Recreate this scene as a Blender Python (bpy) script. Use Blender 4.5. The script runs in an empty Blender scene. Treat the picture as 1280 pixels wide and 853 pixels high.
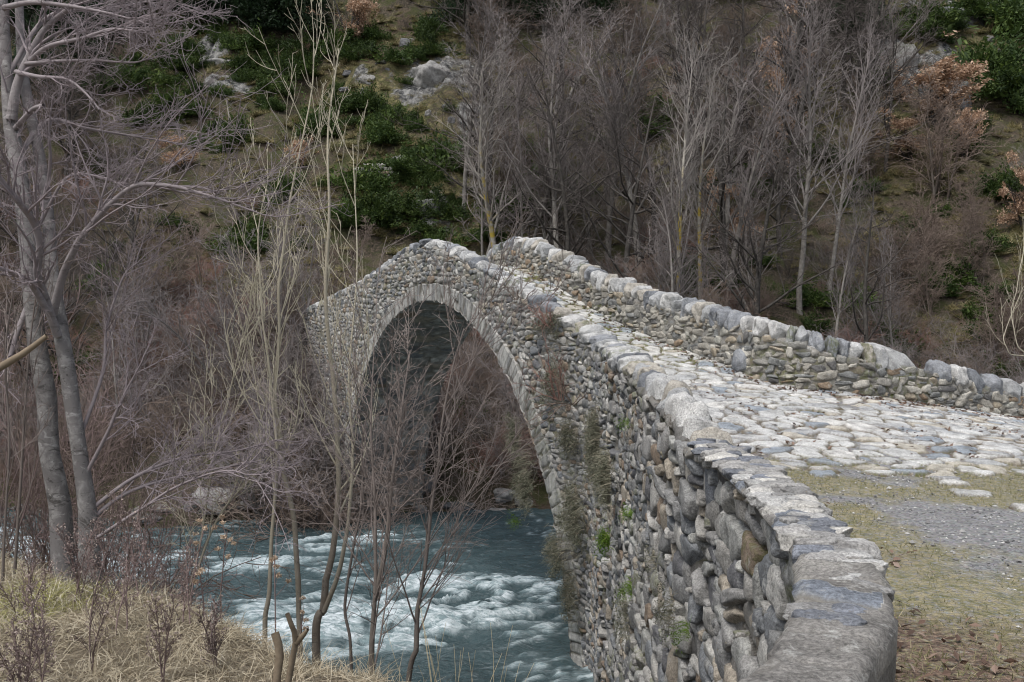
import bpy, math, random
import numpy as np
from mathutils import Vector, Matrix

# ------------------------------------------------------------------ camera constants (level camera, lens shifted)
F, CX, HY = 1244.0, 640.0, 400.0
def P(px, py, d):
    return np.array([(px - CX) / F * d, d, (HY - py) / F * d])

scene = bpy.context.scene
COL = scene.collection

# ------------------------------------------------------------------ object helpers
def tag(o, label=None, cat=None, group=None, kind=None):
    if label: o['label'] = label
    if cat: o['category'] = cat
    if group: o['group'] = group
    if kind: o['kind'] = kind
    return o

def empty(name, loc, rz=0.0):
    o = bpy.data.objects.new(name, None)
    o.empty_display_size = 0.3
    o.location = loc; o.rotation_euler = (0, 0, rz)
    COL.objects.link(o)
    return o

def make_mesh(name, V, quads=None, tris=None, attrs=None, smooth=True):
    me = bpy.data.meshes.new(name)
    V = np.asarray(V, np.float32)
    me.vertices.add(len(V)); me.vertices.foreach_set('co', V.ravel())
    q = np.zeros((0, 4), np.int32) if quads is None else np.asarray(quads, np.int32)
    t = np.zeros((0, 3), np.int32) if tris is None else np.asarray(tris, np.int32)
    idx = np.concatenate([q.ravel(), t.ravel()])
    me.loops.add(len(idx)); me.loops.foreach_set('vertex_index', idx)
    n = len(q) + len(t)
    me.polygons.add(n)
    st = np.concatenate([np.arange(len(q)) * 4, len(q) * 4 + np.arange(len(t)) * 3]).astype(np.int32)
    me.polygons.foreach_set('loop_start', st)
    me.polygons.foreach_set('use_smooth', np.full(n, smooth, bool))
    for k, a in (attrs or {}).items():
        at = me.attributes.new(k, 'FLOAT', 'POINT')
        at.data.foreach_set('value', np.asarray(a, np.float32).ravel())
    me.update(calc_edges=True); me.validate()
    return me

def obj(name, me, mat, parent=None, loc=None, world=False):
    o = bpy.data.objects.new(name, me)
    if mat and (not me.materials): me.materials.append(mat)
    COL.objects.link(o)
    if loc is not None: o.location = loc
    if parent is not None:
        o.parent = parent
        if world: o.matrix_parent_inverse = Matrix.Translation(-Vector(parent.location))
    return o

def grid_quads(M, N):
    i = np.arange(M - 1)[:, None] * N + np.arange(N - 1)[None]
    return np.stack([i, i + N, i + N + 1, i + 1], -1).reshape(-1, 4)

# ------------------------------------------------------------------ noise
def hsh(ix, iy, seed):
    h = (ix.astype(np.int64) * 374761393 + iy.astype(np.int64) * 668265263 + seed * 974711) & 0xffffffff
    h = ((h ^ (h >> 13)) * 1274126177) & 0xffffffff
    h = ((h ^ (h >> 15)) * 461845907) & 0xffffffff
    h = h ^ (h >> 16)
    return (h & 0xffffff) / float(0x1000000)

def vn(x, y, seed=0):
    x = np.asarray(x, float); y = np.asarray(y, float)
    ix = np.floor(x); iy = np.floor(y); fx = x - ix; fy = y - iy
    fx = fx * fx * fx * (fx * (fx * 6 - 15) + 10); fy = fy * fy * fy * (fy * (fy * 6 - 15) + 10)
    a = hsh(ix, iy, seed); b = hsh(ix + 1, iy, seed); c = hsh(ix, iy + 1, seed); d = hsh(ix + 1, iy + 1, seed)
    return (a + (b - a) * fx) * (1 - fy) + (c + (d - c) * fx) * fy - 0.5

def fbm(x, y, oct=4, seed=0, gain=.5):
    s = 0; a = 1.0
    for i in range(oct):
        s = s + a * vn(x * 2 ** i + 13.7 * i, y * 2 ** i - 7.3 * i, seed + i * 17)
        a *= gain
    return s

def sstep(a, b, x):
    t = np.clip((x - a) / (b - a), 0, 1)
    return t * t * (3 - 2 * t)

def worley(u, v, seed, drop=.28, p=2.6, R=2):
    iu = np.floor(u); iv = np.floor(v)
    F1 = np.full(u.shape, 9.0); F2 = F1.copy(); ID = np.zeros(u.shape); DU = np.zeros(u.shape); DV = np.zeros(u.shape)
    for a in range(-R, R + 1):
        for b in range(-R, R + 1):
            cx = iu + a; cy = iv + b
            ok = hsh(cx, cy, seed + 3) > drop
            sx = cx + .5 + (hsh(cx, cy, seed) - .5) * .95
            sy = cy + .5 + (hsh(cx, cy, seed + 1) - .5) * .95
            w = .75 + .5 * hsh(cx, cy, seed + 2)
            du = u - sx; dv = v - sy
            d = (np.abs(du) ** p + np.abs(dv) ** p) ** (1 / p) * w
            d = np.where(ok, d, 9.0)
            c = d < F1
            F2 = np.where(c, F1, np.minimum(F2, d))
            F1 = np.where(c, d, F1)
            ID = np.where(c, hsh(cx, cy, seed + 5), ID)
            DU = np.where(c, du, DU); DV = np.where(c, dv, DV)
    return F1, F2, ID, DU, DV

def masonry(u, v, su, sv, seed, amp, ang=0.0, drop=.28, edge=.3, tilt=.5, warp=.26):
    """rubble stone relief: returns displacement, per-stone random, gap mask"""
    wu = u + warp * su * fbm(u / su * .9, v / sv * .9, 3, seed + 50)
    wv = v + warp * sv * fbm(u / su * .9 + 31, v / sv * .9 + 11, 3, seed + 60)
    ca, sa = math.cos(ang), math.sin(ang)
    a = (wu * ca + wv * sa) / su; b = (-wu * sa + wv * ca) / sv
    F1, F2, ID, DU, DV = worley(a, b, seed, drop)
    e = F2 - F1
    pr = np.clip((e - .03) / edge, 0, 1)
    dome = 1 - (1 - pr) ** 2.6
    r2 = (ID * 57.31) % 1; r3 = (ID * 91.7) % 1; r4 = (ID * 133.3) % 1
    h = amp * dome * (.45 + .75 * r2) + dome * tilt * amp * ((r3 - .5) * DU + (r4 - .5) * DV) * 2
    h = h + dome * amp * .35 * fbm(u / su * 3, v / sv * 3, 3, seed + 70)
    gap = 1 - sstep(.03, .16, e)
    return h, ID, gap

def masonry2(u, v, su, sv, seed, amp, **kw):
    """big stones with small packing stones filling their joints, faces broken flat"""
    h, i, g = masonry(u, v, su, sv, seed, amp, **kw)
    h = h + .05 * amp * (1 - g) * np.minimum(0, .12 - np.abs(fbm(u / su * 2.1 + 3, v / sv * 2.1, 2, seed + 80))) * 4
    h2, i2, g2 = masonry(u, v, su * .36, sv * .42, seed + 400, amp * .30, edge=.25, tilt=.6)
    h2 = h2 - amp * .04
    sm = (h2 > h) & (g2 < .6)
    return np.where(sm, h2, h), np.where(sm, i2, i), np.where(sm, g2, g)

# ------------------------------------------------------------------ materials
def newmat(name):
    m = bpy.data.materials.new(name); m.use_nodes = True
    nt = m.node_tree; nt.nodes.clear()
    out = nt.nodes.new('ShaderNodeOutputMaterial')
    b = nt.nodes.new('ShaderNodeBsdfPrincipled')
    nt.links.new(b.outputs[0], out.inputs[0])
    b.inputs['Roughness'].default_value = .85
    b.inputs['Specular IOR Level'].default_value = .25
    return m, nt, b

class N:
    """tiny node-tree writer"""
    def __init__(s, nt): s.nt = nt
    def new(s, t, **kw):
        n = s.nt.nodes.new(t)
        for k, v in kw.items(): setattr(n, k, v)
        return n
    def link(s, a, b): s.nt.links.new(a, b)
    def attr(s, name):
        n = s.new('ShaderNodeAttribute'); n.attribute_name = name; return n.outputs['Fac']
    def pos(s): return s.new('ShaderNodeNewGeometry').outputs['Position']
    def objco(s): return s.new('ShaderNodeTexCoord').outputs['Object']
    def noise(s, scale, detail=4, rough=.55, co=None, dist=0.0):
        n = s.new('ShaderNodeTexNoise'); n.inputs['Scale'].default_value = scale
        n.inputs['Detail'].default_value = detail; n.inputs['Roughness'].default_value = rough
        n.inputs['Distortion'].default_value = dist
        if co is not None: s.link(co, n.inputs['Vector'])
        return n.outputs['Fac']
    def ramp(s, fac, stops, interp='LINEAR'):
        n = s.new('ShaderNodeValToRGB'); n.color_ramp.interpolation = interp
        el = n.color_ramp.elements
        while len(el) < len(stops): el.new(.5)
        for e, (p, c) in zip(el, stops):
            e.position = p; e.color = (*c, 1) if not isinstance(c, (int, float)) else (c, c, c, 1)
        s.link(fac, n.inputs[0]); return n.outputs[0]
    def mix(s, fac, a, b, mode='MIX'):
        n = s.new('ShaderNodeMix', data_type='RGBA', blend_type=mode)
        for v, i in ((fac, 0), (a, 6), (b, 7)):
            if isinstance(v, (int, float)): n.inputs[i].default_value = v if i == 0 else (v, v, v, 1)
            elif isinstance(v, tuple): n.inputs[i].default_value = (*v, 1)
            else: s.link(v, n.inputs[i])
        return n.outputs[2]
    def math(s, op, a, b=None, clamp=False):
        n = s.new('ShaderNodeMath', operation=op, use_clamp=clamp)
        for v, i in ((a, 0), (b, 1)):
            if v is None: continue
            if isinstance(v, (int, float)): n.inputs[i].default_value = v
            else: s.link(v, n.inputs[i])
        return n.outputs[0]
    def map(s, v, a, b, c=0.0, d=1.0):
        n = s.new('ShaderNodeMapRange', clamp=True); s.link(v, n.inputs[0])
        for i, x in enumerate((a, b, c, d)): n.inputs[1 + i].default_value = x
        return n.outputs[0]
    def bump(s, h, strength, dist, bsdf, normal=None):
        n = s.new('ShaderNodeBump'); n.inputs['Strength'].default_value = strength; n.inputs['Distance'].default_value = dist
        s.link(h, n.inputs['Height'])
        if normal is not None: s.link(normal, n.inputs['Normal'])
        s.link(n.outputs[0], bsdf.inputs['Normal']); return n.outputs[0]
    def sep(s, v):
        n = s.new('ShaderNodeSeparateXYZ'); s.link(v, n.inputs[0]); return n.outputs

def stone_mat(name, stops, gapcol, lich=.5, moss=.0, streak=False, bright=1.0):
    m, nt, b = newmat(name); n = N(nt); p = n.pos()
    c = n.ramp(n.attr('rnd'), stops, 'CONSTANT')
    big = n.noise(6, 6, .6, p)
    c = n.mix(.75, c, n.ramp(big, [(.34, .50), (.5, 1.0 * bright), (.68, 1.35 * bright)]), 'MULTIPLY')
    fine = n.noise(75, 5, .7, p)
    c = n.mix(.7, c, n.ramp(fine, [(.36, .42), (.5, 1.0), (.64, 1.6)]), 'MULTIPLY')
    # crustose lichen: pale grey and a little ochre
    l1 = n.map(n.noise(11, 6, .65, p, .6), .56, .66)
    l1 = n.math('MULTIPLY', l1, n.map(n.noise(45, 4, .7, p), .38, .58))
    c = n.mix(n.math('MULTIPLY', l1, lich), c, (.50, .50, .47))
    l2 = n.map(n.noise(16, 5, .6, p, 1.0), .68, .73)
    c = n.mix(n.math('MULTIPLY', l2, .5), c, (.30, .22, .09))
    dk = n.map(n.noise(23, 6, .7, p, .4), .60, .70)
    c = n.mix(n.math('MULTIPLY', dk, .65), c, (.05, .05, .052))
    if streak:
        s = n.sep(p); cm = n.new('ShaderNodeCombineXYZ')
        n.link(n.math('MULTIPLY', s[0], 5.0), cm.inputs[0]); n.link(n.math('MULTIPLY', s[1], 5.0), cm.inputs[1]); n.link(n.math('MULTIPLY', s[2], .7), cm.inputs[2])
        st = n.map(n.noise(1.6, 4, .6, cm.outputs[0]), .42, .62)
        c = n.mix(n.math('MULTIPLY', st, .55), c, (.55, .54, .50))
        st2 = n.map(n.noise(2.3, 4, .6, cm.outputs[0]), .56, .68)
        c = n.mix(n.math('MULTIPLY', st2, .6), c, (.10, .10, .09))
    gc = n.mix(n.noise(30, 4, .6, p), gapcol, tuple(x * 1.8 for x in gapcol))
    c = n.mix(n.attr('gap'), c, gc)
    ms = n.math('MULTIPLY', n.attr('moss'), n.map(n.noise(14, 5, .65, p), .45, .55))
    mc = n.mix(n.noise(40, 3, .6, p), (.045, .06, .012), (.16, .18, .035))
    c = n.mix(ms, c, mc)
    n.link(c, b.inputs['Base Color'])
    b.inputs['Roughness'].default_value = .9
    h = n.math('ADD', n.math('MULTIPLY', n.noise(38, 6, .65, p), 1.0), n.math('MULTIPLY', n.noise(150, 3, .6, p), .35))
    n.bump(h, .9, .02, b)
    return m

GREYS = [(0, (.22, .22, .215)), (.14, (.29, .28, .26)), (.28, (.36, .35, .325)), (.40, (.18, .188, .195)), (.5, (.31, .275, .225)),
         (.6, (.26, .255, .245)), (.70, (.42, .41, .385)), (.80, (.13, .13, .135)), (.86, (.33, .33, .31)), (.94, (.235, .185, .14))]
M_RUBBLE = stone_mat('rubble_stone', GREYS, (.16, .147, .125), .55)
M_NEAR = stone_mat('near_rubble_stone', [(p, tuple(x * 1.06 for x in c)) for p, c in GREYS], (.05, .044, .036), .7)
M_PARA = stone_mat('parapet_rubble_stone', [(p, (c[0] * 1.08, c[1] * 1.05, c[2] * .98)) for p, c in GREYS], (.15, .135, .11), .55)
M_RING = stone_mat('arch_ring_stone', [(0, (.24, .24, .225)), (.3, (.31, .30, .285)), (.6, (.20, .20, .195)), (.8, (.35, .345, .325))], (.09, .083, .07), .5, streak=True)
M_COPING = stone_mat('coping_stone', [(0, (.33, .335, .335)), (.2, (.44, .44, .43)), (.42, (.25, .26, .275)), (.58, (.48, .475, .46)), (.74, (.17, .18, .195)), (.84, (.38, .355, .31))], (.12, .11, .09), .5)
M_CAP = stone_mat('wall_cap_mortar', [(0, (.22, .21, .195)), (.38, (.25, .24, .22)), (.66, (.42, .41, .39)), (.82, (.20, .22, .25)), (.92, (.46, .44, .40))], (.15, .14, .12), .9)
M_SLAB = stone_mat('flat_cap_slabs', [(0, (.28, .275, .265)), (.25, (.42, .415, .40)), (.45, (.17, .18, .20)), (.6, (.36, .35, .335)), (.75, (.22, .235, .265)), (.87, (.50, .485, .45))], (.12, .11, .09), .5)
M_COBBLE = stone_mat('cobble_stone', [(0, (.46, .46, .45)), (.25, (.53, .53, .515)), (.45, (.40, .405, .405)), (.65, (.55, .54, .515)), (.82, (.27, .30, .33)), (.90, (.45, .42, .36))], (.10, .082, .058), .35)
M_ROCK = stone_mat('grey_rock', [(0, (.13, .13, .135)), (.5, (.19, .185, .18)), (.8, (.25, .245, .235))], (.1, .1, .1), .35)

def bark_mat(name, base, twig, lich=(.33, .33, .30), yellow=0.0, rmax=.04, lstr=.6, scars=False):
    m, nt, b = newmat(name); n = N(nt); p = n.objco()
    t = n.map(n.attr('rad'), .006, rmax)
    c = n.mix(t, twig, base)
    rnd = n.new('ShaderNodeObjectInfo').outputs['Random']
    c = n.mix(1.0, c, n.ramp(rnd, [(0, .75), (1, 1.25)]), 'MULTIPLY')
    li = n.math('MULTIPLY', n.map(n.noise(7, 5, .65, p, .5), .48, .62), t)
    c = n.mix(n.math('MULTIPLY', li, lstr), c, lich)
    if yellow > 0:
        z = n.sep(p)[2]
        yl = n.math('MULTIPLY', n.map(n.noise(2.2, 4, .6, p), .45, .55), n.map(z, 7.5, 4.5))
        yl = n.math('MULTIPLY', yl, n.map(n.attr('rad'), .035, .06))
        c = n.mix(n.math('MULTIPLY', yl, yellow), c, (.36, .27, .045))
    dk = n.map(n.noise(18, 5, .65, p, 1.2), .60, .68)
    c = n.mix(n.math('MULTIPLY', n.math('MULTIPLY', dk, t), .75), c, (.05, .045, .042))
    if scars:
        mp = n.new('ShaderNodeMapping'); mp.inputs['Scale'].default_value = (3, 3, 7); n.link(p, mp.inputs['Vector'])
        sc_ = n.math('MULTIPLY', n.map(n.noise(1.3, 6, .7, mp.outputs[0], 1.5), .55, .64), t)
        c = n.mix(n.math('MULTIPLY', sc_, .8), c, (.055, .05, .046))
        lt = n.math('MULTIPLY', n.map(n.noise(2.1, 6, .7, mp.outputs[0], .8), .58, .66), t)
        c = n.mix(n.math('MULTIPLY', lt, .5), c, (.52, .51, .49))
    n.link(c, b.inputs['Base Color'])
    n.bump(n.noise(60, 4, .6, p), .5, .01, b)
    return m

M_BIGBARK = bark_mat('pale_smooth_bark', (.20, .188, .183), (.245, .21, .218), (.42, .41, .39), rmax=.07, lstr=.5, scars=True)
M_PALEBARK = bark_mat('pale_sapling_bark', (.16, .135, .108), (.46, .42, .32), (.33, .31, .27), rmax=.035, lstr=.45)
M_DARKBARK = bark_mat('dark_sapling_bark', (.10, .088, .074), (.20, .168, .152), (.22, .20, .17), rmax=.03, lstr=.35)
M_FARPALE = bark_mat('far_pale_bark', (.29, .27, .235), (.28, .255, .235), (.42, .40, .35), yellow=1.0, rmax=.05)
M_FARDARK = bark_mat('far_dark_bark', (.06, .054, .048), (.105, .090, .082), (.2, .19, .17), rmax=.05, lstr=.3)
M_FARPURPLE = bark_mat('far_purple_bark', (.20, .185, .165), (.235, .208, .20), (.36, .345, .32), rmax=.05, lstr=.6)
M_SHRUB = bark_mat('brown_shrub_twigs', (.12, .095, .078), (.20, .155, .128), rmax=.02, lstr=.2)
M_REDSHRUB = bark_mat('red_shrub_twigs', (.16, .095, .08), (.25, .145, .12), rmax=.02, lstr=.1)
M_WEED = bark_mat('purple_weed_stalk', (.15, .105, .095), (.21, .155, .145), rmax=.01, lstr=.1)
M_STRAWSTEM = bark_mat('straw_stem', (.40, .33, .20), (.46, .39, .25), rmax=.01, lstr=.1)

def leaf_mat(name, stops, trans=.25, rough=.6):
    m, nt, b = newmat(name); n = N(nt)
    c = n.ramp(n.attr('rnd'), stops)
    rnd = n.new('ShaderNodeObjectInfo').outputs['Random']
    c = n.mix(1.0, c, n.ramp(rnd, [(0, .75), (1, 1.3)]), 'MULTIPLY')
    n.link(c, b.inputs['Base Color']); b.inputs['Roughness'].default_value = rough
    tr = n.new('ShaderNodeBsdfTranslucent'); n.link(c, tr.inputs[0])
    ms = n.new('ShaderNodeMixShader'); ms.inputs[0].default_value = trans
    n.link(b.outputs[0], ms.inputs[1]); n.link(tr.outputs[0], ms.inputs[2])
    out = [x for x in nt.nodes if x.type == 'OUTPUT_MATERIAL'][0]
    n.link(ms.outputs[0], out.inputs[0])
    return m
M_EVER = leaf_mat('evergreen_leaves', [(0, (.016, .034, .010)), (.5, (.042, .072, .017)), (.85, (.08, .12, .026)), (1, (.13, .165, .04))])
M_DARKEVER = leaf_mat('dark_evergreen_leaves', [(0, (.010, .022, .010)), (.6, (.022, .042, .018)), (1, (.04, .065, .025))])
M_OAKLEAF = leaf_mat('dry_oak_leaves', [(0, (.26, .165, .105)), (.5, (.48, .32, .215)), (1, (.64, .48, .36))])
M_GRASS = leaf_mat('dry_grass_blades', [(0, (.30, .245, .165)), (.35, (.52, .455, .33)), (.7, (.66, .60, .47)), (.86, (.70, .65, .52)), (.9, (.27, .27, .10)), (1, (.40, .38, .16))], .2)
M_HILLGRASS = leaf_mat('hillside_dry_grass', [(0, (.09, .08, .035)), (.5, (.21, .18, .085)), (.8, (.34, .28, .15)), (1, (.17, .19, .06))], .2)
M_GREENGRASS = leaf_mat('short_green_grass', [(0, (.12, .125, .055)), (.5, (.22, .21, .10)), (.8, (.34, .30, .17)), (1, (.46, .40, .26))], .2)
M_LITTER = leaf_mat('fallen_brown_leaves', [(0, (.06, .04, .03)), (.5, (.15, .095, .07)), (.85, (.24, .165, .125)), (1, (.32, .25, .21))], .1)
M_HERB = leaf_mat('grey_green_herb', [(0, (.08, .085, .055)), (.5, (.15, .155, .11)), (.8, (.21, .20, .15)), (1, (.27, .235, .17))], .2)
M_FRESH = leaf_mat('fresh_green_leaves', [(0, (.05, .10, .012)), (.6, (.10, .18, .02)), (1, (.17, .26, .035))], .3)
M_WEEDLEAF = leaf_mat('purple_dry_leaves', [(0, (.14, .105, .095)), (.6, (.26, .205, .185)), (1, (.40, .335, .29))], .1)
M_SEED = leaf_mat('tan_seed_heads', [(0, (.30, .22, .15)), (.6, (.48, .36, .26)), (1, (.62, .52, .40))], .2)

# ------------------------------------------------------------------ layout of the bridge (metres, camera at the origin, y away from it)
TH = .45
T2 = np.array([-math.sin(TH), math.cos(TH)]); N2 = np.array([-math.cos(TH), -math.sin(TH)])   # along the bridge, and out of its near face
W = 2.46
ARC_C = np.array([-2.02, 24.0]); ARC_Z = -6.70; ARC_R = 7.15; RING = .43
WATER = -6.0
left_ctrl = np.array([(-4.2, -1.2), (-1.9, .3), (-.9, .95), (-.02, 1.62), (.56, 2.42), (.87, 3.03), (1.05, 3.55), (1.19, 4.67), (1.26, 5.9), (1.30, 7.0), (1.33, 8.5),
                      (1.37, 11), (1.41, 14), (1.44, 16.0)] + [(-2.5 + .483 * (25 - y), y) for y in (17.2, 19, 21, 23, 25, 27, 29, 31, 33, 35.5, 38, 42)], float)
def dense(ctrl, sig=.35, step=.02):
    L = np.concatenate([[0], np.cumsum(np.hypot(*np.diff(ctrl, axis=0).T))])
    u = np.arange(0, L[-1], step)
    x = np.interp(u, L, ctrl[:, 0]); y = np.interp(u, L, ctrl[:, 1])
    k = int(3 * sig / step); w = np.exp(-.5 * (np.arange(-k, k + 1) * step / sig) ** 2); w /= w.sum()
    xp = np.concatenate([2 * x[0] - x[k:0:-1], x, 2 * x[-1] - x[-2:-k - 2:-1]]); yp = np.concatenate([2 * y[0] - y[k:0:-1], y, 2 * y[-1] - y[-2:-k - 2:-1]])
    return np.stack([np.convolve(xp, w, 'valid'), np.convolve(yp, w, 'valid')], 1)
LD = dense(left_ctrl)
def xwall(y): return np.interp(y, LD[:, 1], LD[:, 0])
lt_y = [-2, 2.47, 7.2, 8.5, 10.9, 14, 16.5, 18, 19.5, 21.2, 22.4, 23.6, 24.5, 25.3, 26.2, 28.6, 30.5, 33, 36, 40]
lt_z = [-.9, -.9, -.9, -.66, -.55, -.44, -.33, .12, .66, 1.19, 1.58, 1.90, 1.97, 1.93, 1.73, 1.27, .98, .64, .25, .1]
def ltop(y): return np.interp(y, lt_y, lt_z)
# right parapet, inner line, near end to the right
rx = lambda y: -.645 + .483 * (25.9 - y)
right_ctrl = np.array([(rx(y), y) for y in (38.5, 36, 33, 30, 27, 24, 21, 18.5, 17.0)] + [(4.25, 16.15), (4.75, 15.85), (5.4, 15.85), (6.4, 16.05), (8.54, 16.6), (11, 17.3), (14.5, 18.6), (20, 21)], float)
RD = dense(right_ctrl, .3)
rt_x = [-7, -4.6, -2.3, -.77, -.52, -.1, .39, 1.1, 1.73, 2.54, 3.24, 3.7, 4.2, 5.3, 6.4, 8.6, 14, 20]
rt_z = [.25, .64, 1.27, 1.72, 1.92, 2.06, 1.95, 1.50, 1.03, .60, .32, .14, -.03, -.32, -.52, -1.05, -1.55, -1.8]
rb_x = [-7, -4.6, -2.3, -1.5, -.6, 0, 1.07, 1.69, 2.5, 3.63, 4.14, 5.24, 6.34, 8.54, 14, 20]
rb_z = [-.6, -.1, .55, .95, 1.25, 1.30, .68, .22, -.28, -.78, -1.03, -1.18, -1.33, -1.66, -2.1, -2.3]
def yright(x): return np.interp(x, RD[:, 0], RD[:, 1])

# ------------------------------------------------------------------ road surface: thin plate spline through the base lines
ctl = []
for yl, z in ((36, -.45), (33, -.1), (28.6, .55), (25.3, 1.2), (23.66, 1.22), (21.4, .6), (20.15, .13), (18.5, -.4), (17, -.8), (15.5, -1.02), (14, -1.15), (11, -1.4), (8.5, -1.55), (6, -1.62), (4, -1.62), (2, -1.62), (0, -1.62)):
    ctl.append((xwall(yl) + .4, yl, z))
for x, z in zip(rb_x, rb_z): ctl.append((x, yright(x), z))
ctl += [(4, 11, -1.56), (8, 11, -1.7), (4, 7, -1.62), (9, 6, -1.75), (14, 10, -2.0), (5, 2, -1.65), (5, -2, -1.65), (-3, -3, -1.65), (14, 0, -1.9), (20, 12, -2.2), (3.5, 14, -1.2)]
ctl = np.array(ctl)
def _U(r2): return np.where(r2 > 1e-12, r2 * np.log(np.maximum(r2, 1e-12)), 0)
_n = len(ctl)
_K = _U(((ctl[:, None, :2] - ctl[None, :, :2]) ** 2).sum(-1)) + np.eye(_n) * .02
_Pm = np.c_[np.ones(_n), ctl[:, :2]]
_A = np.block([[_K, _Pm], [_Pm.T, np.zeros((3, 3))]])
_w = np.linalg.solve(_A, np.r_[ctl[:, 2], 0, 0, 0])
def road(x, y):
    x = np.asarray(x, float); y = np.asarray(y, float); sh = x.shape
    x = x.ravel(); y = y.ravel(); o = np.empty(len(x))
    for i in range(0, len(x), 20000):
        a = x[i:i + 20000]; b = y[i:i + 20000]
        r2 = (a[:, None] - ctl[None, :, 0]) ** 2 + (b[:, None] - ctl[None, :, 1]) ** 2
        o[i:i + 20000] = _U(r2) @ _w[:_n] + _w[_n] + _w[_n + 1] * a + _w[_n + 2] * b
    return o.reshape(sh)

# ------------------------------------------------------------------ terrain height
def hill_prof(y): return np.interp(y, [30.2, 31.2, 32.5, 34.5, 38, 42, 46, 52, 60, 75, 100, 130, 160], [-6.9, -6.0, -5.0, -3.9, -2.2, .2, 2.8, 7.2, 13.6, 26.5, 50, 78, 98])
def ground(x, y):
    x = np.asarray(x, float); y = np.asarray(y, float)
    # near bank on the river side of the wall
    plat = -2.0 - .07 * np.clip(y - 5, -3, 8) + .10 * fbm(x * .7, y * .7, 3, 5)
    yc = np.where(x < -.8, 5.25 + (-.8 - x) * .92, 5.25 - 2.0 * (x + .8))
    yc = np.minimum(yc, 14.5) + .5 * vn(x * .8, y * .2, 9)
    t = np.maximum(y - yc, 0)
    bank = plat - np.where(t < 1.2, .375 * t * t, .54 + .9 * (t - 1.2)) + .12 * fbm(x * 1.3, y * 1.3, 3, 15) * (t > 0)
    # land behind the wall (path side)
    pz = np.where(y < 34, road(np.clip(x, -6, 20), np.clip(y, -3, 20)), 0) - .07
    edge = np.where(x > 3.9, np.interp(x, RD[:, 0], RD[:, 1]) + .45, 16.9)
    pz = pz - np.maximum(0, y - edge) * 1.6
    side = x - (xwall(np.clip(y, -1, 17.5)) + .2)
    s = sstep(-.12, .12, side)
    near = bank * (1 - s) + pz * s
    near = np.where(x > 20, np.minimum(near, -1.9 - np.maximum(0, y - 17) * 1.6), near)
    near = np.maximum(near, -7.2)
    # far bank and hill
    wob = 1.2 * vn(x * .12, 3.3, 21) + .5 * vn(x * .5, 1.1, 22)
    yy = y + wob - .012 * np.abs(x) + 2.6 * np.exp(-((x + 10.2) / 2.4) ** 2) * sstep(36, 31, y)
    far = hill_prof(yy)
    k = sstep(33, 60, y)
    far = far + k * (3.6 * fbm(x * .07, y * .07, 4, 31) + 1.0 * fbm(x * .35, y * .35, 3, 33)) + .35 * fbm(x * .9, y * .9, 3, 35) * sstep(31, 33, y)
    # terrace the bridge lands on
    bx = T2[0] * 15.2 + ARC_C[0]; by = T2[1] * 15.2 + ARC_C[1]
    b = np.exp(-(((x - bx + .6) / 3.6) ** 2 + ((y - by + .3) / 3.6) ** 2))
    far = far * (1 - b) + np.maximum(far, -.35) * b
    m = sstep(26, 28, y)
    return near * (1 - m) + far * m

def hit(px, py, d0=26., d1=150.):
    """first terrain point along the ray through a photo pixel"""
    d = np.arange(d0, d1, .1)
    x = (px - CX) / F * d; z = (HY - py) / F * d
    k = np.argmax(ground(x, d) >= z)
    return np.array([x[k], d[k], ground(x[k:k + 1], d[k:k + 1])[0]])
def gz(x, y): return float(ground(np.array([x]), np.array([y]))[0])

# ------------------------------------------------------------------ terrain mesh
xs = np.concatenate([np.arange(-110, -40, 2.0), np.arange(-40, -11, .45), np.arange(-11, 12, .11), np.arange(12, 40, .45), np.arange(40, 110, 2.0)])
ys = np.concatenate([np.arange(-14, -2, .6), np.arange(-2, 19, .11), np.arange(19, 50, .28), np.arange(50, 90, .45), np.arange(90, 156, 1.0)])
GX, GY = np.meshgrid(xs, ys, indexing='ij')
GZ = ground(GX, GY)
rockm = np.zeros(GX.shape); grassm = np.zeros(GX.shape)
far = GY > 33
def blob(px, py, rx_, ry_, arr, val):
    h = hit(px, py)
    sx = rx_ / F * h[1]; sy = max(ry_ / F * h[1] * 1.25, .8)
    f = np.exp(-(((GX - h[0]) / sx) ** 2 + ((GY - h[1]) / sy) ** 2))
    np.maximum(arr, f * val, out=arr)
for a in [(540, 95, 75, 60), (450, 95, 18, 22), (270, 72, 35, 25), (500, 200, 25, 20), (1190, 95, 45, 50), (1210, 10, 60, 25), (1120, 70, 35, 40), (540, 270, 35, 25), (290, 110, 40, 22), (590, 160, 30, 30), (1100, 60, 20, 20), (40, 330, 30, 20)]:
    blob(*a, rockm, 1.0)
for a in [(500, 130, 70, 50), (480, 240, 70, 50), (590, 230, 70, 60), (560, 310, 60, 30), (215, 140, 25, 40), (560, 50, 50, 40), (1060, 170, 50, 40), (1120, 190, 60, 60), (1250, 60, 50, 60), (700, 250, 60, 40), (420, 120, 50, 60)]:
    blob(*a, grassm, 1.0)
rk = np.clip(rockm * 1.4 + .9 * fbm(GX * .45, GY * .45, 4, 41) - .45, 0, 1) * far
GZ = GZ + rk * (.9 * np.abs(fbm(GX * .8, GY * .8, 3, 43)) + .4 * np.abs(fbm(GX * 2.5, GY * 2.5, 2, 44)))
gm = np.clip(grassm * 1.2 + .8 * fbm(GX * .25, GY * .25, 4, 47) - .25, 0, 1) * far
nearm = 1 - sstep(20, 26, GY)

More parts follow.
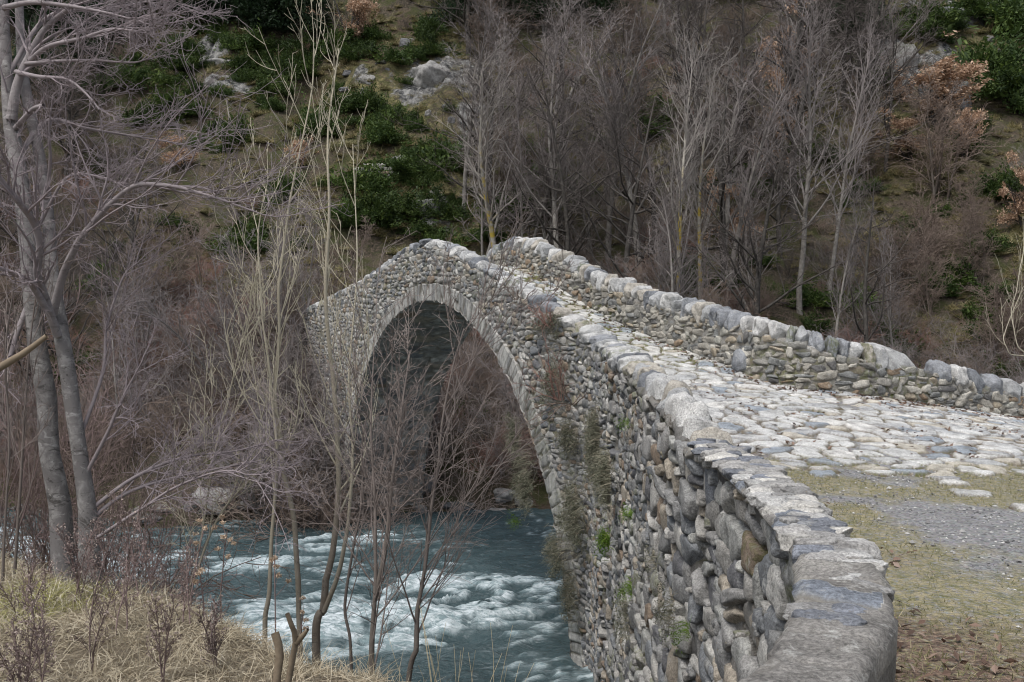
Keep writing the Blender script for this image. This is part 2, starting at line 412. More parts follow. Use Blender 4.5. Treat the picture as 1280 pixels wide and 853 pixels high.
def terrain_mat():
    m, nt, b = newmat('hillside_ground'); n = N(nt); p = n.pos()
    base = n.mix(n.map(n.noise(.9, 7, .6, p), .35, .65), (.040, .036, .024), (.115, .095, .066))
    base = n.mix(n.map(n.noise(9, 7, .75, p), .50, .60), base, (.17, .13, .10))
    base = n.mix(n.map(n.noise(5, 7, .75, p), .56, .64), base, (.018, .020, .012))
    red = n.map(n.noise(.35, 5, .6, p), .52, .62)
    base = n.mix(n.math('MULTIPLY', red, .45), base, (.11, .07, .05))
    gr = n.mix(n.map(n.noise(1.3, 6, .65, p), .4, .62), (.06, .068, .022), (.29, .25, .12))
    c = n.mix(n.math('MULTIPLY', n.attr('grassy'), n.map(n.noise(3.1, 8, .78, p), .42, .54)), base, gr)
    rc = n.mix(n.map(n.noise(2.2, 8, .75, p), .42, .58), (.04, .042, .044), (.34, .335, .32))
    base = n.mix(n.math('MULTIPLY', n.map(n.noise(.8, 7, .7, p), .48, .57), .85), base, (.062, .070, .024))
    c = n.mix(n.math('MULTIPLY', n.attr('grassy'), n.map(n.noise(3.1, 8, .78, p), .42, .54)), base, gr)
    c = n.mix(n.map(n.math('ADD', n.attr('rocky'), n.math('MULTIPLY', n.noise(4, 6, .65, p), .5)), .58, .72), c, rc)
    soil = n.mix(n.map(n.noise(9, 6, .7, p), .4, .62), (.17, .135, .09), (.40, .34, .25))
    c = n.mix(n.attr('nearby'), c, soil)
    n.link(c, b.inputs['Base Color']); b.inputs['Roughness'].default_value = .95
    n.bump(n.math('ADD', n.noise(3, 8, .7, p), n.math('MULTIPLY', n.noise(22, 5, .7, p), .4)), 1.0, .25, b)
    return m
V = np.stack([GX, GY, GZ], -1).reshape(-1, 3)
terrain = obj('terrain', make_mesh('terrain', V, grid_quads(len(xs), len(ys)), attrs={'rocky': rk, 'grassy': gm, 'nearby': nearm}), terrain_mat())
tag(terrain, kind='structure')

# ------------------------------------------------------------------ path sheet (gravel, thin grass, leaf litter)
px_ = np.arange(.6, 14, .045); py_ = np.arange(1.2, 19.4, .045)
AX, AY = np.meshgrid(px_, py_, indexing='ij')
AZ = road(AX, AY) + .012 * fbm(AX * 3, AY * 3, 4, 71) + .02 * fbm(AX * .8, AY * .8, 2, 72)
ok = (AX > xwall(AY) + .12) & (AY < np.where(AX > 4.2, yright(AX) + .15, 17.2))
q = grid_quads(len(px_), len(py_)); q = q[ok.ravel()[q].all(1)]
def path_masks(x, y):
    g = .55 * np.exp(-((y - 9.6 + .15 * (x - 4)) / .9) ** 2) + .75 * np.exp(-((x - xwall(y) - .95) / .5) ** 2) * (y < 10) + 1.0 * fbm(x * 1.1, y * 1.1, 5, 75, .62) - .10
    g += .45 * np.exp(-((y - 5.6) / .9) ** 2 - ((x - 2.6) / 1.0) ** 2)
    g += .42 * sstep(8.2, 6.2, y)
    lit = .9 * np.exp(-((x - xwall(y) - .75) / .65) ** 2) * sstep(6.0, 4.6, y) + .16 * sstep(6.8, 5.2, y) + .5 * fbm(x * 1.2, y * 1.2, 4, 76)
    rd = np.where(x > 4.2, yright(x) - y, 9)
    lit += 1.1 * sstep(.8, .2, rd) + sstep(10.3, 11.2, y) * .25
    return np.clip(g, 0, 1), np.clip(lit, 0, 1)
ga, li = path_masks(AX, AY)
def path_mat():
    m, nt, b = newmat('gravel_path'); n = N(nt); p = n.pos()
    vo = n.new('ShaderNodeTexVoronoi'); vo.inputs['Scale'].default_value = 42; n.link(p, vo.inputs['Vector'])
    c = n.mix(.75, n.mix(n.noise(3, 5, .6, p), (.13, .127, .128), (.25, .245, .25)), vo.outputs['Color'], 'SOFT_LIGHT')
    hs = n.new('ShaderNodeHueSaturation'); hs.inputs['Saturation'].default_value = .12; n.link(c, hs.inputs['Color']); c = hs.outputs[0]
    g = n.mix(n.map(n.noise(11, 5, .7, p), .38, .6), (.15, .15, .07), (.33, .29, .185))
    c = n.mix(n.math('MULTIPLY', n.map(n.attr('grassy'), .05, .45), n.map(n.noise(26, 5, .7, p), .36, .52)), c, g)
    l = n.mix(n.map(n.noise(34, 5, .7, p), .4, .62), (.07, .05, .04), (.25, .18, .135))
    c = n.mix(n.math('MULTIPLY', n.map(n.attr('litter'), .25, .7), n.map(n.noise(18, 5, .7, p), .36, .52)), c, l)
    n.link(c, b.inputs['Base Color']); b.inputs['Roughness'].default_value = .95
    n.bump(n.math('SUBTRACT', n.math('MULTIPLY', n.noise(30, 5, .7, p), .8), vo.outputs['Distance']), .8, .025, b)
    return m
path = obj('path', make_mesh('path', np.stack([AX, AY, AZ], -1).reshape(-1, 3), q, attrs={'grassy': ga, 'litter': li}), path_mat())
tag(path, kind='structure')

# ------------------------------------------------------------------ river
wx = np.concatenate([np.arange(-60, -24, .5), np.arange(-24, 8, .07), np.arange(8, 60, .6)]); wy = np.arange(8.0, 35.0, .07)
RX, RY = np.meshgrid(wx, wy, indexing='ij')
fu = RX * .96 + RY * .28; fv = -RX * .28 + RY * .96          # flow runs along fu
w1 = fbm(fu * .28, fv * .55, 3, 81); wq = 1.1 * w1
rid = 1 - 2 * np.abs(fbm(fu * .75 + wq * 1.6, fv * 1.35 + wq * 1.6, 4, 83))
rid2 = 1 - 2 * np.abs(fbm(fu * 1.7 + wq * 2, fv * 3.6, 3, 85))
rap = sstep(29.5, 26, RY) * (.48 + 1.35 * fbm(fu * .22, fv * .36, 3, 87))
RZ = WATER + .30 * w1 * (.4 + rap) + .15 * (rid - .6) * (.35 + rap) + .06 * (rid2 - .5) * (.4 + rap) + .05 * fbm(fu * 3, fv * 6, 3, 89)
foam = sstep(.50, .95, .62 * rid + .42 * w1 + .62 * rap - .22 + .24 * rid2)
foam = foam * sstep(-.25, .25, fbm(fu * 1.9, fv * 3.6, 4, 91) + .28 * rap + .1)
def water_mat():
    m, nt, b = newmat('river_water'); n = N(nt); p = n.pos()
    mp = n.new('ShaderNodeMapping'); mp.inputs['Scale'].default_value = (.8, 2.6, 1); mp.inputs['Rotation'].default_value = (0, 0, .28); n.link(p, mp.inputs['Vector'])
    f = n.math('MULTIPLY', n.attr('foam'), n.map(n.noise(3.4, 9, .76, mp.outputs[0], 1.1), .43, .59))
    f2 = n.math('MULTIPLY', n.map(n.noise(3.1, 8, .7, mp.outputs[0], .8), .57, .72), .22)
    f = n.math('MAXIMUM', f, f2)
    deep = n.mix(n.noise(.7, 4, .6, p), (.021, .042, .047), (.068, .105, .114))
    aer = n.mix(n.map(n.attr('foam'), .0, .5), deep, (.19, .26, .275))
    c = n.mix(f, aer, (.66, .72, .75))
    n.link(c, b.inputs['Base Color'])
    n.link(n.map(f, 0, .6, .10, .7), b.inputs['Roughness'])
    b.inputs['IOR'].default_value = 1.33; b.inputs['Specular IOR Level'].default_value = .5
    n.bump(n.math('ADD', n.noise(3.2, 6, .6, mp.outputs[0], .5), n.math('MULTIPLY', n.noise(12, 4, .6, mp.outputs[0]), .3)), .8, .14, b)
    return m
river = obj('river', make_mesh('river', np.stack([RX, RY, RZ], -1).reshape(-1, 3), grid_quads(len(wx), len(wy)), attrs={'foam': foam}), water_mat())
tag(river, kind='structure')

# ------------------------------------------------------------------ the bridge
bridge = empty('stone_bridge', (-2.02 + .5, 24.2, -6.0))
tag(bridge, 'old humpbacked stone arch bridge with rubble parapets and a cobbled deck over the river', 'bridge')

def resample(D, yfun_step):
    keep = [0]; acc = 0
    seg = np.hypot(*np.diff(D, axis=0).T)
    for i in range(1, len(D)):
        acc += seg[i - 1]
        if acc >= yfun_step(D[i]): keep.append(i); acc = 0
    u = np.concatenate([[0], np.cumsum(seg)])[keep]
    Q = D[keep]
    # finer positions than the dense line: plain interpolation of tangent
    t = np.gradient(Q, axis=0); t /= np.hypot(t[:, 0], t[:, 1])[:, None]
    return Q, u, t

def zlow_arch(Q, Rr, floor):
    dx = (Q - ARC_C) @ T2
    z = ARC_Z + np.sqrt(np.maximum(0, Rr ** 2 - dx ** 2))
    return np.where(np.abs(dx) < Rr, np.maximum(z, floor), floor)

# ---- left wall: river face, top, inner face in one loft
LDf = dense(left_ctrl, .35, .006)
Q, U, T = resample(LDf, lambda p: max(.013, .0019 * max(p[1], 0)) if p[1] > -.2 else .05)
NO = np.stack([-T[:, 1], T[:, 0]], 1)                        # points to the river side
yq = Q[:, 1]; M_ = len(Q)
copm = sstep(7.0, 7.7, yq)                                    # 1 where separate coping stones sit on top
ztop = ltop(yq) - .17 * copm
gnd = ground(Q[:, 0] - .6, Q[:, 1])
floor = np.where(yq < 16.5, np.maximum(gnd - .5, -6.8), -6.8)
zlow = zlow_arch(Q, ARC_R + .12, np.where(np.abs((Q - ARC_C) @ T2) < 9, -6.8, floor))
zin = road(Q[:, 0] - NO[:, 0] * .4, Q[:, 1] - NO[:, 1] * .4) - .15
nf, ntp, nin = 230, 40, 26
TK = .40 - .13 * sstep(7.5, 6.5, yq)[:, None]
f = np.linspace(0, 1, nf) ** .8
lat = np.zeros((M_, nf + ntp + nin)); Z = np.zeros_like(lat); NL = np.zeros_like(lat); NZ = np.zeros_like(lat); VV = np.zeros_like(lat)
edge_o = .02 * fbm(U * 1.7, U * 0, 3, 101) ; edge_i = .045 * fbm(U * 1.9, U * 0 + 5, 3, 102)
zw = ztop[:, None] + .012 * fbm(U * 1.3, U * 0, 3, 103)[:, None]
Z[:, :nf] = zlow[:, None] + (zw - .05 - zlow[:, None]) * f[None]
h = zw - Z[:, :nf]
rad_ = np.hypot(((Q - ARC_C) @ T2)[:, None], np.maximum(Z[:, :nf] - ARC_Z, 0))
hole = np.where(yq[:, None] > 16.6, sstep(ARC_R + RING - .02, ARC_R + RING + .25, rad_), 1)      # calm the relief where the ring overlaps it
nb = sstep(17.5, 14, yq)[:, None]
lat[:, :nf] = (.05 * np.clip(h, 0, 3) * nb + .22 * fbm(U[:, None] * .35, Z[:, :nf] * .35, 3, 104) * sstep(0, 1.2, h) * (.35 + .65 * nb)) * hole + edge_o[:, None] * sstep(.5, 0, h) - .06 * (yq < 14)[:, None] * sstep(0, .3, h) - .075 * (1 - copm)[:, None] * sstep(.0, .02, h - .045)
NL[:, :nf] = 1
g = np.linspace(0, 1, ntp)
lat[:, nf:nf + ntp] = edge_o[:, None] + (-TK + edge_i[:, None] - edge_o[:, None]) * g[None]
Z[:, nf:nf + ntp] = zw - .05 * (2 * np.abs(g - .5))[None] ** 14 * (.4 + .6 * copm[:, None])
NZ[:, nf:nf + ntp] = 1
e = np.clip((np.abs(g - .5) - .47) / .03, 0, 1)[None]
NL[:, nf:nf + ntp] = e * np.sign(.5 - g)[None] * .6; NZ[:, nf:nf + ntp] = 1 - .4 * e
k = np.linspace(0.03, 1, nin)
lat[:, nf + ntp:] = -TK + edge_i[:, None]; Z[:, nf + ntp:] = zw - .05 + (zin[:, None] - zw + .05) * k[None]
NL[:, nf + ntp:] = -1
ds = np.hypot(np.diff(lat, axis=1), np.diff(Z, axis=1))
VV[:, :nf] = Z[:, :nf]
VV[:, nf:] = VV[:, nf - 1:nf] + np.cumsum(ds[:, nf - 1:], 1)
UU = np.repeat(U[:, None], lat.shape[1], 1)
nearw = sstep(12.5, 9.5, yq)[:, None] * np.ones_like(lat)
h1, id1, g1 = masonry2(UU, VV, .30, .165, 201, .075, ang=.06, edge=.19, tilt=.8)
h2, id2, g2 = masonry2(UU, VV, .40, .215, 221, .095, ang=.2, edge=.15, tilt=.9)
pick = (nearw + .35 * fbm(UU * .8, VV * .8, 2, 105)) > .5
hh = .35 * np.where(pick, h2, h1) - .02; rid_ = np.where(pick, id2, id1); gp = np.clip(np.where(pick, g2, g1) + .55, 0, 1)
# deep missing joints and bulges
hh = hh - .02 * sstep(.22, .4, fbm(UU * 1.6, VV * 2.2, 3, 106))
hh[:, :nf] = hh[:, :nf] * hole - .03 * (1 - hole)
hh[:, nf + ntp:] *= .6
# mortared cap on the near wall
hc, idc, gc_ = masonry(UU, VV, .27, .50, 241, .035, drop=.2, edge=.25, tilt=1.2)
capm = np.zeros_like(lat); capm[:, nf:nf + ntp] = (1 - copm)[:, None]
capw = capm * sstep(.0, .1, capm)
smear = sstep(-.02, .12, fbm(UU * 2.2, VV * 1.8, 3, 107) + .35 * sstep(3.6, 2.7, np.repeat(yq[:, None], lat.shape[1], 1)))       # cement spread over the stones
hcap = hc * (1 - .6 * smear) * .9 + .012 * smear + .006 * fbm(UU * 3, VV * 3, 2, 118) + .010 * fbm(UU * 17, VV * 17, 4, 108) - .018 * sstep(.06, .0, np.abs(fbm(UU * 1.9 + 4, VV * 2.6, 4, 119))) * (1 - sstep(.2, .5, np.abs(fbm(UU * .7, VV * .7, 2, 117))))
hh = hh * (1 - capw) + hcap * capw
idcap = np.where(smear > .5, .1 + .2 * idc, .38 + .62 * idc)
hh = hh - .016 * capw * sstep(3.3, 3.9, yq)[:, None]
rid_ = np.where(capw > .5, idcap, rid_); gp = np.where(capw > .5, gc_ * (1 - .75 * smear), gp)
lat2 = lat + NL * hh; Z2 = Z + NZ * hh
X3 = Q[:, 0][:, None] + NO[:, 0][:, None] * lat2; Y3 = Q[:, 1][:, None] + NO[:, 1][:, None] * lat2
moss = np.clip(.9 * fbm(UU * .9, VV * 1.1, 4, 109) - .05, 0, 1) * (NL > .5) * .9 + .35 * gp * (fbm(UU * .6, VV * .6, 2, 110) > .12)
V = np.stack([X3, Y3, Z2], -1).reshape(-1, 3)
Nr = lat.shape[1]
q = grid_quads(M_, Nr)[:, ::-1]
# split into spandrel / near retaining wall / cap parts
col = (q.min(1) // Nr); row = (q.min(1) % Nr)
isfar = yq[col] > 15.9
iscap = (row >= nf - 2) & (row < nf + ntp) & (yq[col] < 7.5)
def part_from(name, sel, mat):
    qq = q[sel]; uniq, inv = np.unique(qq, return_inverse=True)
    me = make_mesh(name, V[uniq], inv.reshape(-1, 4), attrs={'rnd': rid_.ravel()[uniq], 'gap': gp.ravel()[uniq], 'moss': moss.ravel()[uniq]})
    return obj(name, me, mat, bridge, world=True)
part_from('spandrel_wall', isfar, M_RUBBLE)
part_from('retaining_wall', ~isfar & ~iscap, M_NEAR)
LEFT = (Q, U, T, NO, Z[:, :nf].copy(), lat[:, :nf].copy(), zlow.copy(), ztop.copy(), moss[:, :nf].copy())
cap = part_from('wall_cap', iscap, M_CAP)
def cap_slabs():
    rg_ = np.random.default_rng(171); acc = Acc(); seg = np.concatenate([[0], np.cumsum(np.hypot(*np.diff(LD, axis=0).T))])
    u = float(np.interp(2.35, LD[:, 1], seg)); u1 = float(np.interp(7.2, LD[:, 1], seg))
    while u < u1:
        x = np.interp(u, seg, LD[:, 0]); y = np.interp(u, seg, LD[:, 1]); i = np.argmin(np.abs(LD[:, 1] - y)); t = LD[i + 4] - LD[i - 4]; t /= np.linalg.norm(t); n = np.array([-t[1], t[0]])
        far_ = sstep(3.4, 4.2, y)
        for side in (0, 1, 2):
            if side == 2 and y < 3.0: continue
            if rg_.random() > (.30 + .62 * far_ if side != 2 else .42 + .4 * far_): continue
            ln = rg_.uniform(.11, .19); wd = rg_.uniform(.07, .15) * (1 + .25 * far_); la = {0: -.06, 1: -.15, 2: -.23}[side] + rg_.normal(0, .02)
            v, qd = stone((wd, ln, rg_.uniform(.05, .07)), rg_, 6.5, .07, 7, True)
            v = rot_axis(v, (0, 0, 1), rg_.normal(.12, .18)); v = rot_axis(v, (0, 1, 0), rg_.normal(0, .05)); v = rot_axis(v, (1, 0, 0), rg_.normal(0, .03))
            c = np.array([x, y]) + n * la + t * rg_.normal(0, .03)
            acc.add(np.stack([c[0] + t[0] * v[:, 0] + n[0] * v[:, 1], c[1] + t[1] * v[:, 0] + n[1] * v[:, 1], -.900 + rg_.uniform(-.006, .014) + v[:, 2]], 1), qd, rg_.random(), 0)
        u += rg_.uniform(.08, .14)
    acc.build('capstone', M_SLAB, cap)


# ---- arch ring and vault
na, nr = 900, 34
a = np.linspace(-.12, math.pi + .12, na); r = np.linspace(ARC_R, ARC_R + RING, nr)
A, R_ = np.meshgrid(a, r, indexing='ij')
hr, idr, gr_ = masonry(A * ARC_R, R_, .17, .9, 301, .05, drop=.1, edge=.25, warp=.15)
edge_r = .05 * fbm(A * ARC_R * 3, A * 0, 2, 302) * (R_ - ARC_R) / RING
s_ = -np.cos(A) * (R_ + edge_r); z_ = ARC_Z + np.sin(A) * (R_ + edge_r)
o_ = .012 + hr * .7 - .10 * (np.abs((R_ - ARC_R) / RING - .5) > .485)
xy = ARC_C[None, None] + s_[..., None] * T2 + o_[..., None] * N2
V2 = np.concatenate([xy, z_[..., None]], -1).reshape(-1, 3)
obj('arch_ring', make_mesh('arch_ring', V2, grid_quads(na, nr), attrs={'rnd': idr, 'gap': gr_, 'moss': np.clip(.7 * sstep(.35, .9, -np.cos(A)) * 0 + .75 * sstep(.45, .85, -np.cos(math.pi - A) * -1) * 0 + .4 * sstep(.5, .95, np.cos(A)) * (.5 + fbm(A * 9, R_ * 2, 3, 305)), 0, 1)}), M_RING, bridge, world=True)
na, nw = 420, 60
a = np.linspace(-.12, math.pi + .12, na); w = np.linspace(-.05, W + .05, nw)
A, W_ = np.meshgrid(a, w, indexing='ij')
hv, idv, gv = masonry(W_, A * ARC_R, .5, .2, 311, .06)
rr = ARC_R - hv + .045
xy = ARC_C + (-np.cos(A) * rr)[..., None] * T2 - W_[..., None] * N2
V2 = np.concatenate([xy, (ARC_Z + np.sin(A) * rr)[..., None]], -1).reshape(-1, 3)
obj('arch_vault', make_mesh('arch_vault', V2, grid_quads(na, nw)[:, ::-1], attrs={'rnd': idv, 'gap': gv, 'moss': gv * 0}), M_RUBBLE, bridge, world=True)

# ---- right parapet loft: inner face, top, outer face
RDf = dense(right_ctrl, .3, .012)
Q, U, T = resample(RDf, lambda p: .026)
NI = np.stack([T[:, 1], -T[:, 0]], 1)       # candidate normal
NI = np.where(((NI @ np.array([.9, .43])) > 0)[:, None], -NI, NI)   # points to the road side
onb = sstep(4.6, 3.6, Q[:, 0])
zt = np.interp(Q[:, 0], rt_x, rt_z) - .27 + .03 * fbm(U * 1.1, U * 0, 3, 120)
zb = np.interp(Q[:, 0], rb_x, rb_z) - .2
dxr = (Q - ARC_C) @ T2
zl = np.where(np.abs(dxr) < ARC_R + RING, zlow_arch(Q, ARC_R + .02, -6.8), np.where(np.abs(dxr) < 8.4, -6.8, zb - 1.6))
n1, n2, n3 = 46, 16, 70
M_ = len(Q); Nr = n1 + n2 + n3
lat = np.zeros((M_, Nr)); Z = np.zeros_like(lat); NL = np.zeros_like(lat); NZ = np.zeros_like(lat)
f = np.linspace(0, 1, n1); Z[:, :n1] = zb[:, None] + (zt - .03 - zb)[:, None] * f; NL[:, :n1] = 1
lat[:, :n1] = .05 * fbm(U[:, None] * .8, Z[:, :n1] * .9, 3, 121)
g = np.linspace(0, 1, n2); lat[:, n1:n1 + n2] = -.4 * g[None]; Z[:, n1:n1 + n2] = zt[:, None]; NZ[:, n1:n1 + n2] = 1
k = np.linspace(0, 1, n3); lat[:, n1 + n2:] = -.4; Z[:, n1 + n2:] = zt[:, None] - .03 + (zl - zt + .03)[:, None] * k; NL[:, n1 + n2:] = -1
ds = np.hypot(np.diff(lat, axis=1), np.diff(Z, axis=1))
VV = np.zeros_like(lat); VV[:, :n1] = Z[:, :n1]; VV[:, n1:] = VV[:, n1 - 1:n1] + np.cumsum(ds[:, n1 - 1:], 1)
UU = np.repeat(U[:, None], Nr, 1)
hA, iA, gA = masonry2(UU, VV, .23, .115, 331, .075, ang=.05, edge=.22, tilt=.8)
sz = fbm(UU * .5, VV * .5, 2, 332) > .10
hB, iB, gB = masonry2(UU, VV, .29, .15, 341, .08, ang=-.05, edge=.22, tilt=.8)
hh = np.where(sz, hB, hA); iq = np.where(sz, iB, iA); gp = np.where(sz, gB, gA)
hh[:, :n1] = .3 * hh[:, :n1] - .015; gp[:, :n1] = np.clip(gp[:, :n1] + .55, 0, 1)
L2 = lat + NL * hh; Z2 = Z + NZ * hh * .5
V2 = np.stack([Q[:, 0][:, None] + NI[:, 0][:, None] * L2, Q[:, 1][:, None] + NI[:, 1][:, None] * L2, Z2], -1).reshape(-1, 3)
moss = np.clip(1.2 * fbm(UU * .8, VV * 1.0, 4, 343) + .05, 0, 1) * (NL > .5) * np.clip(gp + .25, 0, 1)
mo = np.exp(-((Q[:, 0] - 6.2) / .9) ** 2)[:, None] * gp; moss = np.clip(moss + mo, 0, 1)
obj('right_parapet'.replace('right_', ''), make_mesh('parapet', V2, grid_quads(M_, Nr), attrs={'rnd': iq, 'gap': gp, 'moss': moss}), M_RUBBLE, bridge, world=True)
par_r = bpy.data.objects['parapet']
RIGHT = (Q, U, T, NI, Z[:, :n1].copy(), lat[:, :n1].copy(), zb + .12, zt + .04)

# ---- coping stones (rough slabs on edge)
def cube_sphere(n=9):
    g = np.linspace(-1, 1, n); fs = []; vs = []; off = 0
    for ax in range(3):
        for sg in (-1, 1):
            a, b = np.meshgrid(g, g, indexing='ij')
            c = np.full_like(a, sg); v = np.stack([a, b, c], -1) if ax == 2 else (np.stack([c, a, b], -1) if ax == 0 else np.stack([b, c, a], -1))
            q = grid_quads(n, n) + off
            fs.append(q if sg < 0 else q[:, ::-1]); vs.append(v.reshape(-1, 3)); off += n * n
    V = np.concatenate(vs); Qd = np.concatenate(fs)
    key = np.round(V * 1000).astype(int); uq, inv = np.unique(key, axis=0, return_inverse=True)
    inv = inv.ravel()
    return uq / 1000.0, inv[Qd][:, ::-1]
CS_V, CS_Q = cube_sphere(9)
CSF_V, CSF_Q = cube_sphere(17)
def stone(dims, rng, p=5.0, rough=.10, cuts=5, fine=False):
    v = (CSF_V if fine else CS_V).copy()
    v = v / (np.abs(v) ** p).sum(1)[:, None] ** (1 / p)
    for i in range(cuts):
        d = rng.normal(size=3); d /= np.linalg.norm(d); lim = rng.uniform(.78, 1.05)
        s = v @ d; ex = np.maximum(0, s - lim); v = v - ex[:, None] * d[None] * .9
    sd = int(rng.integers(1, 9999))
    nz = fbm(v[:, 0] * 1.3 + v[:, 2] * .9 + sd, v[:, 1] * 1.3 - v[:, 2] * .7, 4, sd)
    nz2 = fbm(v[:, 0] * 4 + v[:, 2] * 3 + sd, v[:, 1] * 4 - v[:, 2] * 3, 3, sd + 7)
    v = v * (1 + rough * 2 * nz + rough * .6 * nz2)[:, None]
    return v * np.asarray(dims)[None] * .5, (CSF_Q if fine else CS_Q)
def rot_axis(v, ax, an):
    R = np.array(Matrix.Rotation(an, 3, Vector(ax))); return v @ R.T
class Acc:
    def __init__(s): s.V = []; s.Q = []; s.r = []; s.g = []; s.m = []; s.n = 0
    def add(s, v, q, r, m=0):
        s.V.append(v); s.Q.append(q + s.n); s.n += len(v); s.r.append(np.full(len(v), r)); s.m.append(np.full(len(v), m))
    def build(s, name, mat, parent):
        r = np.concatenate(s.r)
        return obj(name, make_mesh(name, np.concatenate(s.V), np.concatenate(s.Q), attrs={'rnd': r, 'gap': r * 0, 'moss': np.concatenate(s.m)}), mat, parent, world=True)

def cube_small():
    return cube_sphere(6)
CSS_V, CSS_Q = cube_small()
def rubble(dims, rng, near):
    v0, q0 = (CS_V, CS_Q) if near else (CSS_V, CSS_Q)
    v = v0.copy(); pw = rng.uniform(3.2, 8); v = v / (np.abs(v) ** pw).sum(1)[:, None] ** (1 / pw)
    for i in range(6):
        d = rng.normal(size=3); d[1] *= .6; d /= np.linalg.norm(d); lim = rng.uniform(.72, 1.12); ex = np.maximum(0, v @ d - lim); v = v - ex[:, None] * d[None]
    sd = rng.uniform(0, 999)
    v = v * (1 + .17 * fbm(v[:, 0] * 1.9 + v[:, 2] * 1.1 + sd, v[:, 1] * 1.6 - v[:, 2] + sd, 3, 7))[:, None]
    return v * np.asarray(dims)[None] * .5, q0
def lay_stones(Q, U, T, NO, Zg, Lg, zlo, zhi, ylim, rows, widths, prot, seed, near, z0, z1, margin=.3, jit=.12, filler=.35, tall=0.0):
    rng = np.random.default_rng(seed); acc = Acc(); yq_ = Q[:, 1]
    us = U[(yq_ > ylim[0]) & (yq_ < ylim[1])]; ua, ub = us.min(), us.max()
    def put(u, z, w_, h_):
        c = min(np.searchsorted(U, u), len(U) - 1)
        if z - h_ * .35 < zlo[c] or z + h_ * margin > zhi[c]: return
        lt = np.interp(z, Zg[c], Lg[c]); dp = rng.uniform(.16, .24)
        v, q = rubble((w_ * 1.03, dp, h_ * 1.04), rng, near)
        v = rot_axis(v, (0, 1, 0), rng.normal(0, jit)); v = rot_axis(v, (0, 0, 1), rng.normal(0, .10)); v = rot_axis(v, (1, 0, 0), rng.normal(0, .10))
        t, n = T[c], NO[c]; o = lt - dp * .5 + prot * rng.uniform(.55, 1.25)
        acc.add(np.stack([Q[c, 0] + t[0] * v[:, 0] + n[0] * (o + v[:, 1]), Q[c, 1] + t[1] * v[:, 0] + n[1] * (o + v[:, 1]), z + v[:, 2]], 1), q, rng.random(), .45 * (rng.random() < .07))
    z = z0
    while z < z1:
        hr_ = rng.uniform(*rows); u = ua + rng.uniform(0, .3)
        while u < ub:
            w_ = rng.uniform(*widths); k = rng.random()
            zc = z + hr_ * .5 + .05 * math.sin(u * 1.3 + z * 2) + rng.normal(0, hr_ * .05)
            if k < .22 and hr_ > .13:
                put(u + w_ * .5, zc + hr_ * .25, w_, hr_ * .5); put(u + w_ * .5, zc - hr_ * .25, w_ * rng.uniform(.7, 1), hr_ * .5)
            elif k < .22 + tall: put(u + w_ * .3, zc + hr_ * .3, w_ * .6, hr_ * 1.6); w_ *= .6
            else: put(u + w_ * .5, zc, w_, hr_ * rng.uniform(.92, 1.12))
            if rng.random() < filler: put(u + rng.normal(0, .02), zc + hr_ * rng.choice([-.5, .5]), rng.uniform(.06, .12), rng.uniform(.05, .09))
            u += w_
        z += hr_
    return acc
def coping(D, ztopf, lateral, start, stop, seed, size, flat=0.0, hgt=.32, special=None):
    rng = np.random.default_rng(seed); acc = Acc()
    seg = np.concatenate([[0], np.cumsum(np.hypot(*np.diff(D, axis=0).T))])
    u = start
    while u < stop:
        x = np.interp(u, seg, D[:, 0]); y = np.interp(u, seg, D[:, 1])
        t = np.array([np.interp(u + .1, seg, D[:, 0]) - np.interp(u - .1, seg, D[:, 0]), np.interp(u + .1, seg, D[:, 1]) - np.interp(u - .1, seg, D[:, 1])]); t /= np.linalg.norm(t)
        wd = rng.uniform(*size); pw = rng.uniform(3.4, 6) if size[0] < .2 else rng.uniform(2.8, 4.2); ln = rng.uniform(.40, .52); hh = hgt * rng.uniform(.85, 1.2)
        big = special and special(x, y)
        if big: wd, hh, ln = big
        v, qd = stone((wd * (.90 if size[0] < .2 else .96), ln, hh), rng, p=pw, rough=.10 if big else .12, cuts=8, fine=True)
        v = rot_axis(v, (0, 1, 0), rng.normal(0, .10) + flat * rng.uniform(.5, 1.2)); v = rot_axis(v, (1, 0, 0), rng.normal(0, .08)); v = rot_axis(v, (0, 0, 1), rng.normal(0, .10))
        n = np.array([-t[1], t[0]])
        c = np.array([x, y]) + n * lateral
        zz = ztopf(x, y) - hh * .5 + rng.normal(0, .012)
        sl = (ztopf(x + t[0] * .2, y + t[1] * .2) - ztopf(x - t[0] * .2, y - t[1] * .2)) / .4
        w = np.stack([c[0] + t[0] * v[:, 0] + n[0] * v[:, 1], c[1] + t[1] * v[:, 0] + n[1] * v[:, 1], zz + v[:, 2] + sl * v[:, 0]], 1)
        acc.add(w, qd, rng.random(), .5 * (rng.random() < .12))
        u += wd * rng.uniform(.96, 1.04)
    return acc
segR = np.concatenate([[0], np.cumsum(np.hypot(*np.diff(RD, axis=0).T))])
used = []
Ql, Ul, Tl, Nl, Zl, Ll, lo_, hi_, _m = LEFT
rw_ = [o for o in bridge.children if o.name == 'retaining_wall'][0]
lay_stones(Ql, Ul, Tl, Nl, Zl, Ll, lo_, hi_, (1.2, 10.6), (.13, .25), (.20, .52), .062, 801, True, -4.6, -.6, .5, .16, .45, .10).build('stonework', M_NEAR, rw_)
lay_stones(Ql, Ul, Tl, Nl, Zl, Ll, lo_, hi_, (10.4, 16.1), (.11, .20), (.18, .44), .045, 802, True, -6.7, -.2, .4, .14).build('stonework', M_RUBBLE, rw_)
sw_ = [o for o in bridge.children if o.name == 'spandrel_wall'][0]
_dx = (Ql - ARC_C) @ T2; lo2 = np.where(np.abs(_dx) < ARC_R + RING, zlow_arch(Ql, ARC_R + RING - .03, -6.8), lo_)
